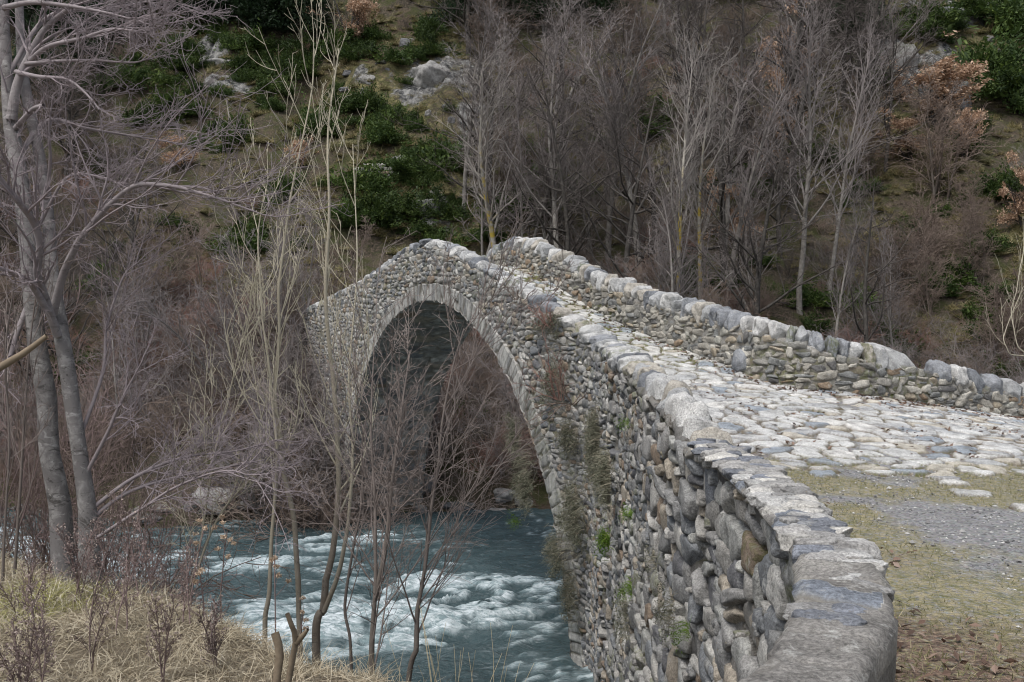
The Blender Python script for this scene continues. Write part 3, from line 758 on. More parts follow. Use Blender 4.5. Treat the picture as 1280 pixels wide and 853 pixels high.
lay_stones(Ql, Ul, Tl, Nl, Zl, Ll, lo2, hi_, (15.9, 41), (.09, .17), (.14, .36), .032, 803, False, -6.7, 2.0, .25, .14).build('stonework', M_RUBBLE, sw_)
def big_block(x, y):
    if 6.0 < x < 6.3 and not used: used.append(1); return (.95, .48, .47)
    if 7.0 < x < 9.5: return (.34, .44, .50)
    return None
lat_r = .20      # towards the outer side of the inner line
_t = RD[100] - RD[99]
cr = coping(RD, lambda x, y: float(np.interp(x, rt_x, rt_z)), lat_r, .3, segR[-1] - .3, 401, (.17, .28), .22, .37, big_block)
cr.build('coping', M_COPING, par_r)
lay_stones(*RIGHT, (2, 41), (.08, .15), (.12, .36), .036, 804, True, -2.6, 2.0, .3, .12).build('stonework', M_PARA, par_r)
k_ = (925 - CX) / F; i_ = np.argmin(np.abs(RD[:, 0] - k_ * RD[:, 1]) + (RD[:, 0] < 2) * 9); y_ = RD[i_, 1]
v, qd = stone((.42, .22, .40), np.random.default_rng(8), 3.2, .07, 7, True); v = rot_axis(v, (0, 1, 0), .5); v = rot_axis(v, (0, 0, 1), math.pi / 2 + TH)
bb = Acc(); bb.add(v + np.array([RD[i_, 0], y_, (HY - 453) / F * y_])[None], qd, .45); bb.build('base_block', M_COPING, bridge)
segL = np.concatenate([[0], np.cumsum(np.hypot(*np.diff(LD, axis=0).T))])
u0 = float(np.interp(7.15, LD[:, 1], segL)) if True else 0
def lump(x, y):
    if 7.1 < y < 7.6: return (.46, .52, .24)
    if 8.2 < y < 8.9: return (.46, .58, .29)
    if y < 12: return (random.Random(int(y * 97)).uniform(.3, .5), .56, .32)
    return None
cl = coping(LD, lambda x, y: float(ltop(y)), -.20, u0, segL[-1] - .3, 411, (.26, .46), .25, .26, lump)
sp = [o for o in bridge.children if o.name == 'retaining_wall'][0]
cl.build('coping', M_COPING, sp)

cap_slabs()
# ---- a rusty iron plate let into the retaining wall
def wall_at(px, py):
    k = (px - CX) / F
    i = np.argmin(np.abs(LD[:, 0] - k * LD[:, 1]) + (LD[:, 1] < 3) * 9)
    d = LD[i, 1]; return np.array([LD[i, 0], d, (HY - py) / F * d]), i
def wall_pt(y, z):
    i = np.argmin(np.abs(LD[:, 1] - y)); t = LD[i + 2] - LD[i - 2]; t /= np.linalg.norm(t)
    n = np.array([-t[1], t[0]]); off = .05 * min(max(ltop(y) - z, 0), 3) + .08
    return np.array([LD[i, 0] + n[0] * off, LD[i, 1] + n[1] * off, z]), n, t
def rust():
    m, nt, b = newmat('rusty_iron'); n = N(nt); p = n.pos()
    c = n.mix(n.map(n.noise(25, 6, .7, p), .35, .65), (.05, .036, .032), (.105, .065, .048))
    n.link(c, b.inputs['Base Color']); n.bump(n.noise(60, 5, .6, p), .6, .01, b); return m
PLATE = '''
v, qd = stone((.07, .05, .42), np.random.default_rng(5), 9, .02, 0)
v = rot_axis(v, (0, 1, 0), -.06)
w = np.stack([pp[0] + tt[0] * v[:, 0] + nn[0] * (v[:, 1] - .025), pp[1] + tt[1] * v[:, 0] + nn[1] * (v[:, 1] - .025), pp[2] + v[:, 2] - .02], 1)
'''

# ---- cobbled deck
st = .024
cx_ = np.arange(-7.5, 13.5, st); cy_ = np.arange(8.2, 37, st)
CXg, CYg = np.meshgrid(cx_, cy_, indexing='ij')
inb = (CXg > xwall(CYg) + .25 + .1 * (CYg > 16.5))
yr = yright(np.clip(CXg, -7, 20))
ci, cj = np.nonzero(inb & (CYg < yr + .02))
x = cx_[ci]; y = cy_[cj]
ca, sa = math.cos(.2), math.sin(.2)
su, sv = .31, .26
wu = x + .08 * fbm(x * 3, y * 3, 3, 501); wv = y + .08 * fbm(x * 3 + 9, y * 3, 3, 502)
F1, F2, ID, DU, DV = worley((wu * ca + wv * sa) / su, (-wu * sa + wv * ca) / sv, 510, .14, 2.4)
e = F2 - F1
sitey = y - DV * sv; sitex = x - DU * su
lim = 10.55 + .5 * fbm(sitex * .6, sitex * 0, 2, 511) - .06 * (sitex - 3)
kp = np.where(sitey > lim, 1.0, np.where(((ID * 71.3) % 1) < .55 * np.exp(-(lim - sitey) / 1.0), 1.0, 0.0))
kp = np.where((sitex - sitey * 0 > 1e9), 0, kp)
pr = np.clip((e - .05) / .28, 0, 1); dome = np.sqrt(np.maximum(0, 1 - (1 - pr) ** 2))
zr = road(x, y)
hz = zr - .022 + kp * dome * (.046 + .018 * ((ID * 37.7) % 1)) + kp * dome * .028 * (((ID * 91.7) % 1 - .5) * DU + ((ID * 133.3) % 1 - .5) * DV) * 2 + .008 * kp * dome * fbm(x * 14, y * 14, 3, 512)
hz = hz + .012 * (1 - kp * dome) * fbm(x * 9, y * 9, 3, 513)
hz = np.where((sitey < lim) & (kp < .5), zr - .06, hz)
lut = -np.ones(CXg.shape, np.int64); lut[ci, cj] = np.arange(len(ci))
q4 = np.stack([lut[:-1, :-1], lut[1:, :-1], lut[1:, 1:], lut[:-1, 1:]], -1).reshape(-1, 4); q4 = q4[(q4 >= 0).all(1)]
drop = ((sitey < lim) & (kp < .5)); q4 = q4[~drop[q4].all(1)]
uq, inv = np.unique(q4, return_inverse=True)
gap = np.clip(1 - sstep(.06, .20, e) * kp, 0, 1)
mossc = np.clip(sstep(15.5, 18, y) * .9 + .5 * fbm(x * .8, y * .8, 3, 515) + .35 * sstep(11.6, 10.4, y), 0, 1) * np.clip(gap * 1.2 + .16, 0, 1)
me = make_mesh('cobbles', np.stack([x, y, hz], 1)[uq], inv.reshape(-1, 4), attrs={'rnd': ID[uq], 'gap': gap[uq], 'moss': mossc[uq]})
obj('cobbled_deck', me, M_COBBLE, bridge, world=True)

# ================================================================== VEGETATION
def unit(v): return v / np.maximum(np.linalg.norm(v, axis=-1, keepdims=True), 1e-9)
def grow(S, D, L, R, nseg, wob, up, taper, rng, curl=None):
    M = len(S); pts = np.empty((M, nseg + 1, 3)); pts[:, 0] = S; d = unit(D.copy())
    cv = rng.normal(0, wob * .6, (M, 3))
    for i in range(nseg):
        d = d + rng.normal(0, wob, (M, 3)) + cv; d[:, 2] += up; d = unit(d)
        pts[:, i + 1] = pts[:, i] + d * (L / nseg)[:, None]
    rad = R[:, None] * (1 - taper * np.linspace(0, 1, nseg + 1)[None] ** 1.1)
    return pts, rad
def spawn(pts, rad, L, k, t0, t1, ang, asd, lenf, lent, radf, rng, minr=0.0):
    M, n, _ = pts.shape
    t = np.clip(t0 + (t1 - t0) * (np.arange(k)[None] + rng.random((M, k))) / k, 0, .999).ravel()
    b = np.repeat(np.arange(M), k); f = t * (n - 1); i = f.astype(int); w = (f - i)[:, None]
    S = pts[b, i] * (1 - w) + pts[b, i + 1] * w
    T = unit(pts[b, i + 1] - pts[b, i])
    rn = rad[b, i] * (1 - w[:, 0]) + rad[b, i + 1] * w[:, 0]
    r = rng.normal(size=T.shape); r = unit(r - (r * T).sum(1, keepdims=True) * T)
    a = np.clip(rng.normal(ang, asd, len(T)), .15, 1.7)[:, None]
    D = T * np.cos(a) + r * np.sin(a)
    Ln = L[b] * lenf * (1 - lent * t) * rng.uniform(.55, 1.25, len(t))
    return S, D, Ln, np.maximum(np.minimum(rn * .8, np.maximum(rn * radf, minr)), minr)
def tubes(pts, rad, sides):
    M, n, _ = pts.shape
    T = np.empty_like(pts); T[:, 1:-1] = pts[:, 2:] - pts[:, :-2]; T[:, 0] = pts[:, 1] - pts[:, 0]; T[:, -1] = pts[:, -1] - pts[:, -2]
    T = unit(T); ref = unit(np.cross(T[:, n // 2], np.array([.31, .87, .2])))[:, None]
    ref = np.broadcast_to(ref, T.shape)
    A = unit(np.cross(T, ref)); B = np.cross(T, A)
    th = np.arange(sides) * 2 * math.pi / sides
    V = pts[:, :, None] + rad[:, :, None, None] * (A[:, :, None] * np.cos(th)[None, None, :, None] + B[:, :, None] * np.sin(th)[None, None, :, None])
    base = (np.arange(M) * n * sides)[:, None, None] + (np.arange(n - 1) * sides)[None, :, None]
    j = np.arange(sides)[None, None]; j2 = (j + 1) % sides
    Qd = np.stack([base + j, base + j2, base + sides + j2, base + sides + j], -1).reshape(-1, 4)
    return V.reshape(-1, 3), Qd, np.repeat(rad.reshape(-1), sides)
class Tub:
    def __init__(s): s.V = []; s.Q = []; s.r = []; s.n = 0
    def add(s, pts, rad, sides):
        if len(pts) == 0: return
        v, q, r = tubes(np.asarray(pts, float), np.asarray(rad, float), sides); s.V.append(v); s.Q.append(q + s.n); s.r.append(r); s.n += len(v)
    def mesh(s, name): return make_mesh(name, np.concatenate(s.V), np.concatenate(s.Q), attrs={'rad': np.concatenate(s.r)})

def branches(tb, pts, rad, L, spec, rng):
    """spec: list of levels (k, t0, t1, ang, asd, lenf, lent, radf, nseg, wob, up, sides, minr)"""
    for (k, t0, t1, ang, asd, lenf, lent, radf, nseg, wob, up, sides, minr) in spec:
        S, D, L, R = spawn(pts, rad, L, k, t0, t1, ang, asd, lenf, lent, radf, rng, minr)
        pts, rad = grow(S, D, L, R, nseg, wob, up, .75, rng)
        rad = np.maximum(rad, minr * .6)
        tb.add(pts, rad, sides)
    return pts, rad

def bare_tree(seed, H, R, kind):
    rng = np.random.default_rng(seed)
    tr = Tub(); cr = Tub()
    ns = {'slim': 1, 'dark': 1, 'multi': 3, 'bushy': 4}[kind]
    D = np.zeros((ns, 3)); D[:, 2] = 1
    if ns > 1: D[:, :2] = rng.normal(0, .22, (ns, 2))
    S = rng.normal(0, .12 if ns > 1 else 0.0, (ns, 3)); S[:, 2] = -.3
    L = H * rng.uniform(.8, 1.05, ns); Rr = R * rng.uniform(.7, 1.0, ns) if ns > 1 else np.array([R])
    pts, rad = grow(S, D, L, Rr, 16, .035, .02, .88, rng)
    tr.add(pts, rad, 7)
    if kind == 'slim':
        sp = [(30, .30, .99, .62, .15, .36, .55, .5, 8, .06, .10, 5, .016), (9, .12, 1, .65, .2, .42, .4, .5, 5, .09, .07, 4, .010), (4, .15, 1, .7, .25, .55, .4, .6, 4, .12, .07, 3, .0085)]
    elif kind == 'dark':
        sp = [(20, .16, .98, 1.05, .2, .52, .6, .5, 9, .10, .05, 5, .018), (10, .15, 1, .8, .25, .42, .4, .5, 5, .13, .03, 4, .010), (6, .12, 1, .8, .3, .55, .3, .6, 4, .15, .03, 3, .008)]
    elif kind == 'multi':
        sp = [(16, .22, .99, .6, .2, .36, .5, .5, 7, .09, .08, 4, .013), (7, .12, 1, .7, .25, .45, .4, .55, 5, .12, .06, 3, .0105), (4, .1, 1, .75, .3, .55, .3, .6, 3, .14, .05, 3, .008)]
    else:
        sp = [(14, .12, .99, .75, .25, .42, .5, .5, 7, .12, .06, 4, .012), (9, .1, 1, .8, .3, .48, .3, .55, 4, .15, .03, 3, .008), (7, .1, 1, .8, .3, .5, .3, .6, 3, .18, .02, 3, .0065)]
    branches(cr, pts, rad, L, sp, rng)
    return tr.mesh('trunk'), cr.mesh('crown')

PROTO = {}
def proto(key, seed, H, R, kind, mat):
    t, c = bare_tree(seed, H, R, kind)
    t.materials.append(mat); c.materials.append(mat); PROTO[key] = (t, c)
for i in range(3): proto(f'pale{i}', 900 + i, 12.5, .115, 'slim', M_FARPURPLE)
for i in range(2): proto(f'yellow{i}', 910 + i, 13.0, .13, 'slim', M_FARPALE)
for i in range(3): proto(f'dark{i}', 920 + i, 10.5, .15, 'dark', M_FARDARK)
for i in range(2): proto(f'multi{i}', 930 + i, 8.5, .08, 'multi', M_FARPURPLE)
for i in range(2): proto(f'dmulti{i}', 950 + i, 8.5, .08, 'multi', M_SHRUB)
for i in range(2): proto(f'bushy{i}', 940 + i, 5.0, .05, 'bushy', M_SHRUB)

def place_tree(key, loc, rz, sc, label, group=None, name='bare_tree', tilt=0.0, cat='tree'):
    t, c = PROTO[key]
    r = empty(name, loc, rz); wsc = sc * rg.uniform(.85, 1.45); r.scale = (wsc, wsc, sc); r.rotation_euler = (tilt, 0, rz)
    obj('trunk', t, None, r); obj('crown', c, None, r)
    return tag(r, label, cat, group)
def on_hill(px, d):
    x = (px - CX) / F * d; return (x, d, gz(x, d) - .1)

rg = random.Random(7)
known = [
    ('yellow0', 627, 45.0, .95, 'bare tree with bright yellow lichen low on its trunk, just above the bridge crest'),
    ('dark0', 779, 42.0, .98, 'dark spreading bare tree with low limbs behind the middle of the far parapet'),
    ('yellow1', 846, 40.5, 1.05, 'tall bare tree whose yellow trunk turns white above the parapet'),
    ('yellow0', 877, 42.5, 1.0, 'leaning slender tree with a yellow stripe, beside the taller yellow and white one'),
    ('pale0', 909, 43.0, 1.0, 'straight slender grey trunk between the leaning yellow tree and the dark straight tree'),
    ('dark1', 944, 40.0, 1.05, 'dark straight tree with thick trunk and level branches behind the parapet'),
    ('pale1', 1000, 42.5, 1.0, 'slender pale tree just right of the thick dark straight tree'),
    ('pale2', 1033, 43.5, 1.05, 'pale slender twin of trunks behind the long block in the parapet'),
    ('dark2', 1085, 38.0, .8, 'small dark crooked tree with ivy at its foot behind the long parapet block'),
    ('pale1', 700, 44.5, 1.0, 'grey slender tree between the yellow trunk at the crest and the dark spreading tree'),
    ('pale2', 760, 47.0, 1.05, 'grey slender tree close behind the dark spreading tree'),
    ('multi0', 660, 46.5, 1.2, 'many stemmed bare tree just right of the yellow trunk at the bridge crest'),
    ('bushy1', 1172, 50.0, 1.5, 'fan shaped many stemmed purple tree below the orange oak'),
]
for key, px, d, sc, lab in known:
    place_tree(key, on_hill(px, d), rg.uniform(0, 6.28), sc, lab, 'bare trees beyond the bridge', tilt=(.07 if 'leaning' in lab else rg.uniform(-.03, .03)))
ga_ = 'bare woodland trees on the far hillside'
def wood(n, px0, px1, d0, d1, keys, s0, s1, label):
    for i in range(n):
        px = rg.uniform(px0, px1); d = rg.uniform(d0, d1)
        place_tree(rg.choice(keys), on_hill(px, d), rg.uniform(0, 6.28), rg.uniform(s0, s1), label, ga_, tilt=rg.uniform(-.06, .06))
wood(50, 570, 1110, 44, 66, ['pale0', 'dark0', 'dark1', 'dark2', 'multi0', 'multi1', 'dark0', 'bushy1'], .75, 1.2, 'leafless grey tree of the dense wood rising behind the far parapet')
wood(9, 700, 1120, 38, 44, ['multi0', 'multi1', 'bushy0', 'bushy1', 'pale0'], .6, .95, 'thin leafless tree of the thicket close behind the far parapet')
wood(15, -60, 250, 36, 54, ['dark0', 'dmulti0', 'dmulti1', 'dark1', 'multi0'], .5, .85, 'leafless purplish tree on the slope behind the forked foreground tree')
wood(5, 320, 400, 29.5, 32.5, ['multi0', 'multi1'], .5, .75, 'thin leafless tree growing before the far end of the bridge wall')
wood(14, 60, 470, 32.5, 37, ['dmulti0', 'dmulti1', 'bushy1', 'multi1'], .45, .8, 'thin leafless tree along the far river bank')
wood(9, 1110, 1340, 38, 47, ['bushy0', 'bushy1'], .8, 1.1, 'leafless brown tree below the crag right of the wood')

# ------------------------------------------------------------------ leaf clouds
def leaf_cards(C, size, rng, stretch=1.0, flat=0.0):
    n = len(C); a = unit(rng.normal(size=(n, 3)) + np.array([0, 0, flat])); b = unit(np.cross(a, rng.normal(size=(n, 3)))); c = np.cross(a, b)
    s = size * rng.uniform(.6, 1.3, n)[:, None]
    V = np.stack([C - b * s * stretch, C - c * s * .5 + a * s * .18, C + b * s * stretch, C + c * s * .5 + a * s * .18], 1).reshape(-1, 3)
    q = np.arange(n * 4).reshape(n, 4)
    t = np.concatenate([q[:, [0, 1, 2]], q[:, [0, 2, 3]]])
    return V, t
def bush_mesh(name, seed, nclump, nleaf, size, sx=1.0, sz=.8, spread=.17, mat=None):
    rng = np.random.default_rng(seed)
    d = unit(rng.normal(size=(nclump, 3))); d[:, 2] = np.abs(d[:, 2])
    lob = 1 + .35 * np.sin(d[:, 0] * 4 + seed) * np.cos(d[:, 1] * 5 + seed * 2)
    c = d * (rng.uniform(.35, 1, nclump) ** .6 * lob)[:, None] * np.array([sx, sx, sz])
    sz_ = rng.uniform(.5, 1.3, nclump)
    C = np.repeat(c, nleaf, 0) + rng.normal(size=(nclump * nleaf, 3)) * spread * np.repeat(sz_, nleaf)[:, None]
    C[:, 2] = np.maximum(C[:, 2], .0)
    V, t = leaf_cards(C, size, rng, 1.0)
    rnd = np.clip(np.repeat(rng.random(nclump), nleaf) * .55 + rng.random(len(C)) * .45, 0, 1)
    me = make_mesh(name, V, None, t, {'rnd': np.repeat(rnd, 4)}, smooth=False)
    me.materials.append(mat); return me
EVER = [bush_mesh('evergreen_shrub', 60 + i, 60, 85, .055, 1, .85, .15, M_EVER) for i in range(3)]
DARK = [bush_mesh('evergreen_tree_foliage', 70 + i, 130, 70, .045, 1, 1.7, .14, M_DARKEVER) for i in range(2)]
for m_ in EVER + DARK:
    a_ = np.empty(len(m_.vertices) * 3, np.float32); m_.vertices.foreach_get('co', a_); a_ = a_.reshape(-1, 3)
    nz_ = fbm(a_[:, 0] * 1.7 + a_[:, 2], a_[:, 1] * 1.7 - a_[:, 2] * .7, 3, 5)[:, None]; a_ *= 1 + .55 * nz_
    m_.vertices.foreach_set('co', a_.ravel()); m_.update()
bushes = [
    (248, 37, 26, 'dark evergreen bush at the top left, beside the pale scree'), (206, 100, 28, 'rounded evergreen bush left of the pale scree'), (240, 62, 24, 'small evergreen bush at the upper edge of the pale scree'),
    (278, 47, 24, 'brownish green bush above the pale scree'), (243, 138, 26, 'light evergreen bush below the pale scree'), (318, 57, 36, 'wide evergreen bush at the right end of the pale scree'),
    (345, 92, 34, 'evergreen bush below the wide bush at the right of the scree'), (305, 80, 30, 'evergreen bush right under the pale scree'), (276, 160, 28, 'bright evergreen bush beside the dry orange shrub'),
    (283, 186, 24, 'small evergreen bush just below the bright one by the dry orange shrub'), (186, 148, 40, 'dull evergreen bush left of the yellow grass patch'), (345, 132, 22, 'dark evergreen bush above the twiggy pale saplings'),
    (120, 112, 26, 'evergreen bush behind the upper limbs of the forked tree'), (304, 303, 42, 'broad leafy evergreen bush alone above the river thicket'), (213, 276, 22, 'dark evergreen bush low in the brown thicket'),
    (225, 82, 30, 'bluish evergreen bush above the rounded one'), (160, 100, 40, 'loose evergreen bush left of the rounded bush'), (470, 45, 34, 'evergreen bush at the head of the grassy slope'), (490, 72, 28, 'evergreen bush by the small grey rock on the grassy slope'),
    (452, 128, 36, 'evergreen bush left of the wide rock face'), (485, 172, 34, 'evergreen bush directly above the grey square slab'), (522, 158, 22, 'small evergreen bush below the wide rock face'), (531, 208, 30, 'evergreen bush right of the grey square slab'),
    (512, 222, 26, 'evergreen bush touching the lower corner of the grey square slab'), (470, 262, 52, 'big leafy evergreen bush below the ruined field wall'), (505, 258, 40, 'evergreen bush above the far end of the near parapet'), (440, 268, 44, 'evergreen bush behind the bare pale saplings'),
    (540, 62, 30, 'evergreen bush above the wide rock face'), (650, 258, 44, 'dull evergreen bush right of the yellow trunk at the crest'), (606, 292, 36, 'dark evergreen bush between the crest of the bridge and the yellow trunk'), (560, 268, 30, 'evergreen bush over the arch near the brown overhang'),
    (1090, 232, 24, 'evergreen bush under the orange oak'), (1262, 110, 70, 'large light evergreen shrub at the right edge of the hillside'), (1250, 235, 40, 'dark evergreen bush below the large shrub at the right edge'), (1235, 305, 34, 'evergreen bush low on the right slope'),
    (1215, 165, 30, 'evergreen bush beside the orange oak'), (1180, 345, 40, 'dark low evergreen bush behind the right end of the parapet'), (1130, 300, 36, 'dull evergreen bush in the thicket right of the wood'), (1092, 75, 26, 'evergreen bush left of the dark crag'),
    (870, 350, 40, 'ivy green bush at the foot of the yellow and white trunk'), (1010, 370, 44, 'dull green bush among trunks behind the long parapet block'), (930, 240, 30, 'dark evergreen bush beside the thick dark tree'), (700, 230, 30, 'dark evergreen bush in the wood above the ramp'),
    (130, 350, 40, 'dark evergreen bush behind the forked trunks'), (110, 460, 46, 'evergreen bush on the far bank right of the forked trunks'), (580, 510, 30, 'evergreen bush seen through the arch'), (1150, 20, 50, 'evergreen bush on top of the dark crag'), (1270, 20, 60, 'evergreen bush in the top right corner'),
    (390, 160, 40, 'evergreen bush behind the tops of the pale saplings'), (425, 60, 40, 'evergreen bush beside the russet oak at the top'), (352, 235, 30, 'evergreen bush behind the middle of the pale saplings'), (800, 160, 40, 'dark evergreen bush deep in the wood'), (1020, 190, 34, 'evergreen bush at the right edge of the wood'),
]
CLEAR = []
for i, (px, py, w, lab) in enumerate(bushes):
    h = hit(px, py + w * .25)
    s = w / F * h[1] * .70; CLEAR.append((h[0], h[1], s))
    o = bpy.data.objects.new('evergreen_shrub', EVER[i % 3]); COL.objects.link(o)
    o.location = (h[0], h[1], h[2] - .1); o.rotation_euler = (0, 0, rg.uniform(0, 6.28)); o.scale = (s * rg.uniform(.9, 1.2), s * rg.uniform(.9, 1.2), s * rg.uniform(.8, 1.15))
    tag(o, lab, 'bush', 'evergreen bushes on the far hillside')
rs = random.Random(99)
for i in range(230):
    px, py, w, lab = rs.choice(bushes[:33] + bushes[33:] * 2); px += rs.gauss(0, w * .8 + 8); py += rs.gauss(0, w * .45 + 5)
    if (px > 560 and py > 290) or py > 330: continue
    h = hit(px, py); s = w / F * h[1] * rs.uniform(.26, .62)
    o = bpy.data.objects.new('evergreen_shrub', EVER[i % 3]); COL.objects.link(o); o.location = (h[0], h[1], h[2] - .1); o.rotation_euler = (rs.uniform(-.2, .2), rs.uniform(-.2, .2), rs.uniform(0, 6.28)); o.scale = (s * rs.uniform(.8, 1.5), s * rs.uniform(.8, 1.3), s * rs.uniform(.6, 1.7))
    tag(o, 'small ragged evergreen bush crowding round the larger bushes of the slope', 'bush', 'small evergreen bushes on the far hillside')
for i in range(34):
    px = rs.uniform(690, 1270); d_ = rs.uniform(36, 46); q_ = on_hill(px, d_); s = rs.uniform(.5, 1.1)
    o = bpy.data.objects.new('evergreen_shrub', EVER[i % 3]); COL.objects.link(o); o.location = q_; o.rotation_euler = (0, 0, rs.uniform(0, 6.28)); o.scale = (s * rs.uniform(1, 1.6), s, s * rs.uniform(.7, 1.2))
    tag(o, 'dull green bush low among the trunks behind the far parapet', 'bush', 'evergreen bushes under the wood')
def ever_tree(px, py, w, lab):
    h = hit(px, py); s = w / F * h[1] * .5
    r = empty('evergreen_tree', (h[0], h[1], h[2] - .2), rg.uniform(0, 6)); r.scale = (s,) * 3
    f = obj('foliage', DARK[int(px) % 2], None, r, (0, 0, .25))
    tb = Tub(); tb.add(np.array([[[0, 0, -.2], [.02, 0, .5], [0, .03, 1.1], [0, 0, 1.6]]]), np.array([[.07, .06, .04, .02]]), 7)
    obj('trunk', tb.mesh('trunk'), M_FARDARK, r)
    tag(r, lab, 'tree', 'dark evergreen trees along the top of the slope')
evs = [(262, 12, 70), (330, 22, 90), (375, 30, 80), (300, 2, 80), (90, 70, 90), (60, 110, 80), (130, 30, 80), (575, 12, 60), (620, 8, 70), (665, 14, 60), (720, 4, 70), (760, 10, 60), (560, -30, 90), (680, -40, 100), (1040, 20, 80), (1075, 35, 70), (840, -20, 90), (920, -25, 90), (1000, -35, 90), (180, -10, 90), (440, -40, 100), (30, 20, 90)]
evl = ['above the pale scree', 'in the dark grove above the wide bush', 'at the right end of the dark grove', 'at the back of the dark grove', 'behind the upper limbs of the forked tree', 'left of the limbs of the forked tree', 'over the spreading upper limb', 'at the head of the grassy slope', 'second along the top from the grassy slope', 'third along the top from the grassy slope', 'at the top above the dark spreading tree', 'at the top right of the dark spreading tree',
       'behind the head of the grassy slope', 'highest over the middle of the wood', 'left of the dark crag', 'against the dark crag', 'over the tall yellow and white trunk', 'over the thick dark tree', 'over the russet oak by the crag', 'in the gap left of the grove', 'behind the russet oak at the top', 'in the top left corner']
for (px, py, w), l in zip(evs, evl): ever_tree(px, py + 20, w, 'dark evergreen tree ' + l)

# ------------------------------------------------------------------ oaks that keep their dry leaves
def oak_meshes(seed):
    rng = np.random.default_rng(seed); tb = Tub()
    D = np.array([[.05, 0, 1.0], [.35, .1, 1], [-.3, -.1, 1]]); S = np.zeros((3, 3)); S[:, 2] = -.2
    L = np.array([4.4, 3.8, 3.9]); pts, rad = grow(S, D, L, np.array([.11, .09, .09]), 9, .09, .02, .85, rng); tb.add(pts, rad, 6)
    S, D, L2, R = spawn(pts, rad, L, 13, .25, 1, .9, .25, .42, .3, .5, rng, .012); p2, r2 = grow(S, D, L2, R, 6, .14, .03, .75, rng); tb.add(p2, r2, 4)
    S, D, L3, R = spawn(p2, r2, L2, 8, .2, 1, .8, .3, .45, .3, .5, rng, .007); p3, r3 = grow(S, D, L3, R, 4, .16, .02, .75, rng); tb.add(p3, r3, 3)
    ends = p3[:, 1:].reshape(-1, 3)
    C = np.repeat(ends, 7, 0) + rng.normal(size=(len(ends) * 7, 3)) * .12
    cl = fbm(C[:, 0] * .9, C[:, 2] * .9 + C[:, 1] * .6, 3, seed)
    C = C[(cl > -.10) & (rng.random(len(C)) < .95)]
    V, t = leaf_cards(C, .085, rng, 1.0); me = make_mesh('foliage', V, None, t, {'rnd': np.repeat(rng.random(len(C)), 4)}, smooth=False); me.materials.append(M_OAKLEAF)
    tm = tb.mesh('trunk'); tm.materials.append(M_FARDARK)
    return tm, me
OAK = [oak_meshes(80), oak_meshes(81)]
for i, (px, py, w, lab) in enumerate([(1172, 115, 150, 'orange brown oak keeping its dry leaves, below the dark crag'), (1138, 175, 85, 'thin pinkish oak just below and left of the orange oak'), (985, 60, 110, 'russet oak at the top right of the wood'),
        (950, 130, 90, 'small russet oak half hidden by the wood'), (440, 40, 80, 'russet oak at the top beside the dark grove'), (232, 190, 75, 'low dry orange shrub oak below the yellow grass patch'), (375, 200, 40, 'thin rusty oak behind the pale saplings'),
        (925, 180, 80, 'reddish oak behind the thick dark tree'), (1205, 180, 70, 'pale pink oak under the orange oak'), (1282, 265, 75, 'pinkish oak cut by the right edge of the frame'), (1005, 10, 50, 'russet oak touching the top edge'), (1125, 120, 40, 'small rusty oak left of the orange oak')]):
    h = hit(px, py + w * .3)
    if 900 < px < 1020: h = np.array(on_hill(px, {985: 57, 950: 52, 925: 48}.get(px, 62)))
    s = w / F * h[1] / 4.2; CLEAR.append((h[0], h[1], s * 2))
    r = empty('dry_oak', (h[0], h[1], h[2] - .3), rg.uniform(0, 6)); r.scale = (s, s, s * (.65 if 'low' in lab else 1.12))
    obj('trunk', OAK[i % 2][0], None, r); obj('foliage', OAK[i % 2][1], None, r)
    tag(r, lab, 'tree', 'oaks with dry leaves')

# ------------------------------------------------------------------ rocks
ROCKM = []
for i in range(4):
    v, q = stone((1, 1, 1), np.random.default_rng(700 + i), 3.2, .16, 7, True)
    me = make_mesh('boulder', v, q, attrs={'rnd': np.full(len(v), (.1, .6, .85, .3)[i]), 'gap': np.zeros(len(v)), 'moss': np.clip(v[:, 2] * .8 - .05 + .4 * fbm(v[:, 0] * 2, v[:, 1] * 2, 2, i), 0, .6) * (i % 2)}); me.materials.append(M_ROCK); ROCKM.append(me)
def rock(px, py, w, hgt, lab, i, d0=26., name='boulder', group=None, sink=.25, deep=1.0):
    h = hit(px, py + hgt * .4, d0); k = h[1] / F
    o = bpy.data.objects.new(name, ROCKM[i % 4]); COL.objects.link(o)
    CLEAR.append((h[0], h[1], w * k * .6))
    o.location = (h[0], h[1] + w * k * .3, h[2] + hgt * k * (.5 - sink)); o.scale = (w * k, w * k * deep, hgt * k); o.rotation_euler = (0, 0, rg.uniform(-.3, .3) + (i // 4) * 1.57)
    return tag(o, lab, 'rock', group)
for i, (px, py, w, hh, lab) in enumerate([(400, 604, 46, 30, 'large pale boulder on the far shore left of the arch foot'), (350, 607, 34, 28, 'pale boulder on the far shore behind the slim trunks'), (262, 625, 50, 34, 'purplish grey boulder on the far shore under the drooping branches'), (300, 612, 40, 26, 'grey boulder between the purplish one and the pale one'),
        (470, 612, 44, 26, 'grey boulder at the far shore under the arch, left'), (520, 605, 44, 30, 'dull purple boulder at the far shore inside the arch'), (630, 622, 30, 18, 'mossy boulder at the far shore inside the arch, right'), (575, 632, 40, 10, 'long flat rock at the waterline inside the arch'),
        (400, 645, 60, 9, 'flat pale rock shelf at the waterline below the large boulder'), (330, 648, 50, 9, 'flat pale rock at the waterline behind the slim trunks'), (60, 650, 40, 14, 'pale rock at the far waterline left of the forked tree'), (180, 648, 40, 14, 'low rock at the far waterline right of the forked tree'), (445, 640, 26, 12, 'small rock at the waterline left of the arch'),
        (655, 630, 22, 14, 'small pale rock where the arch meets the far shore')]):
    rock(px, py, w, hh, lab, i, group='boulders on the far shore')
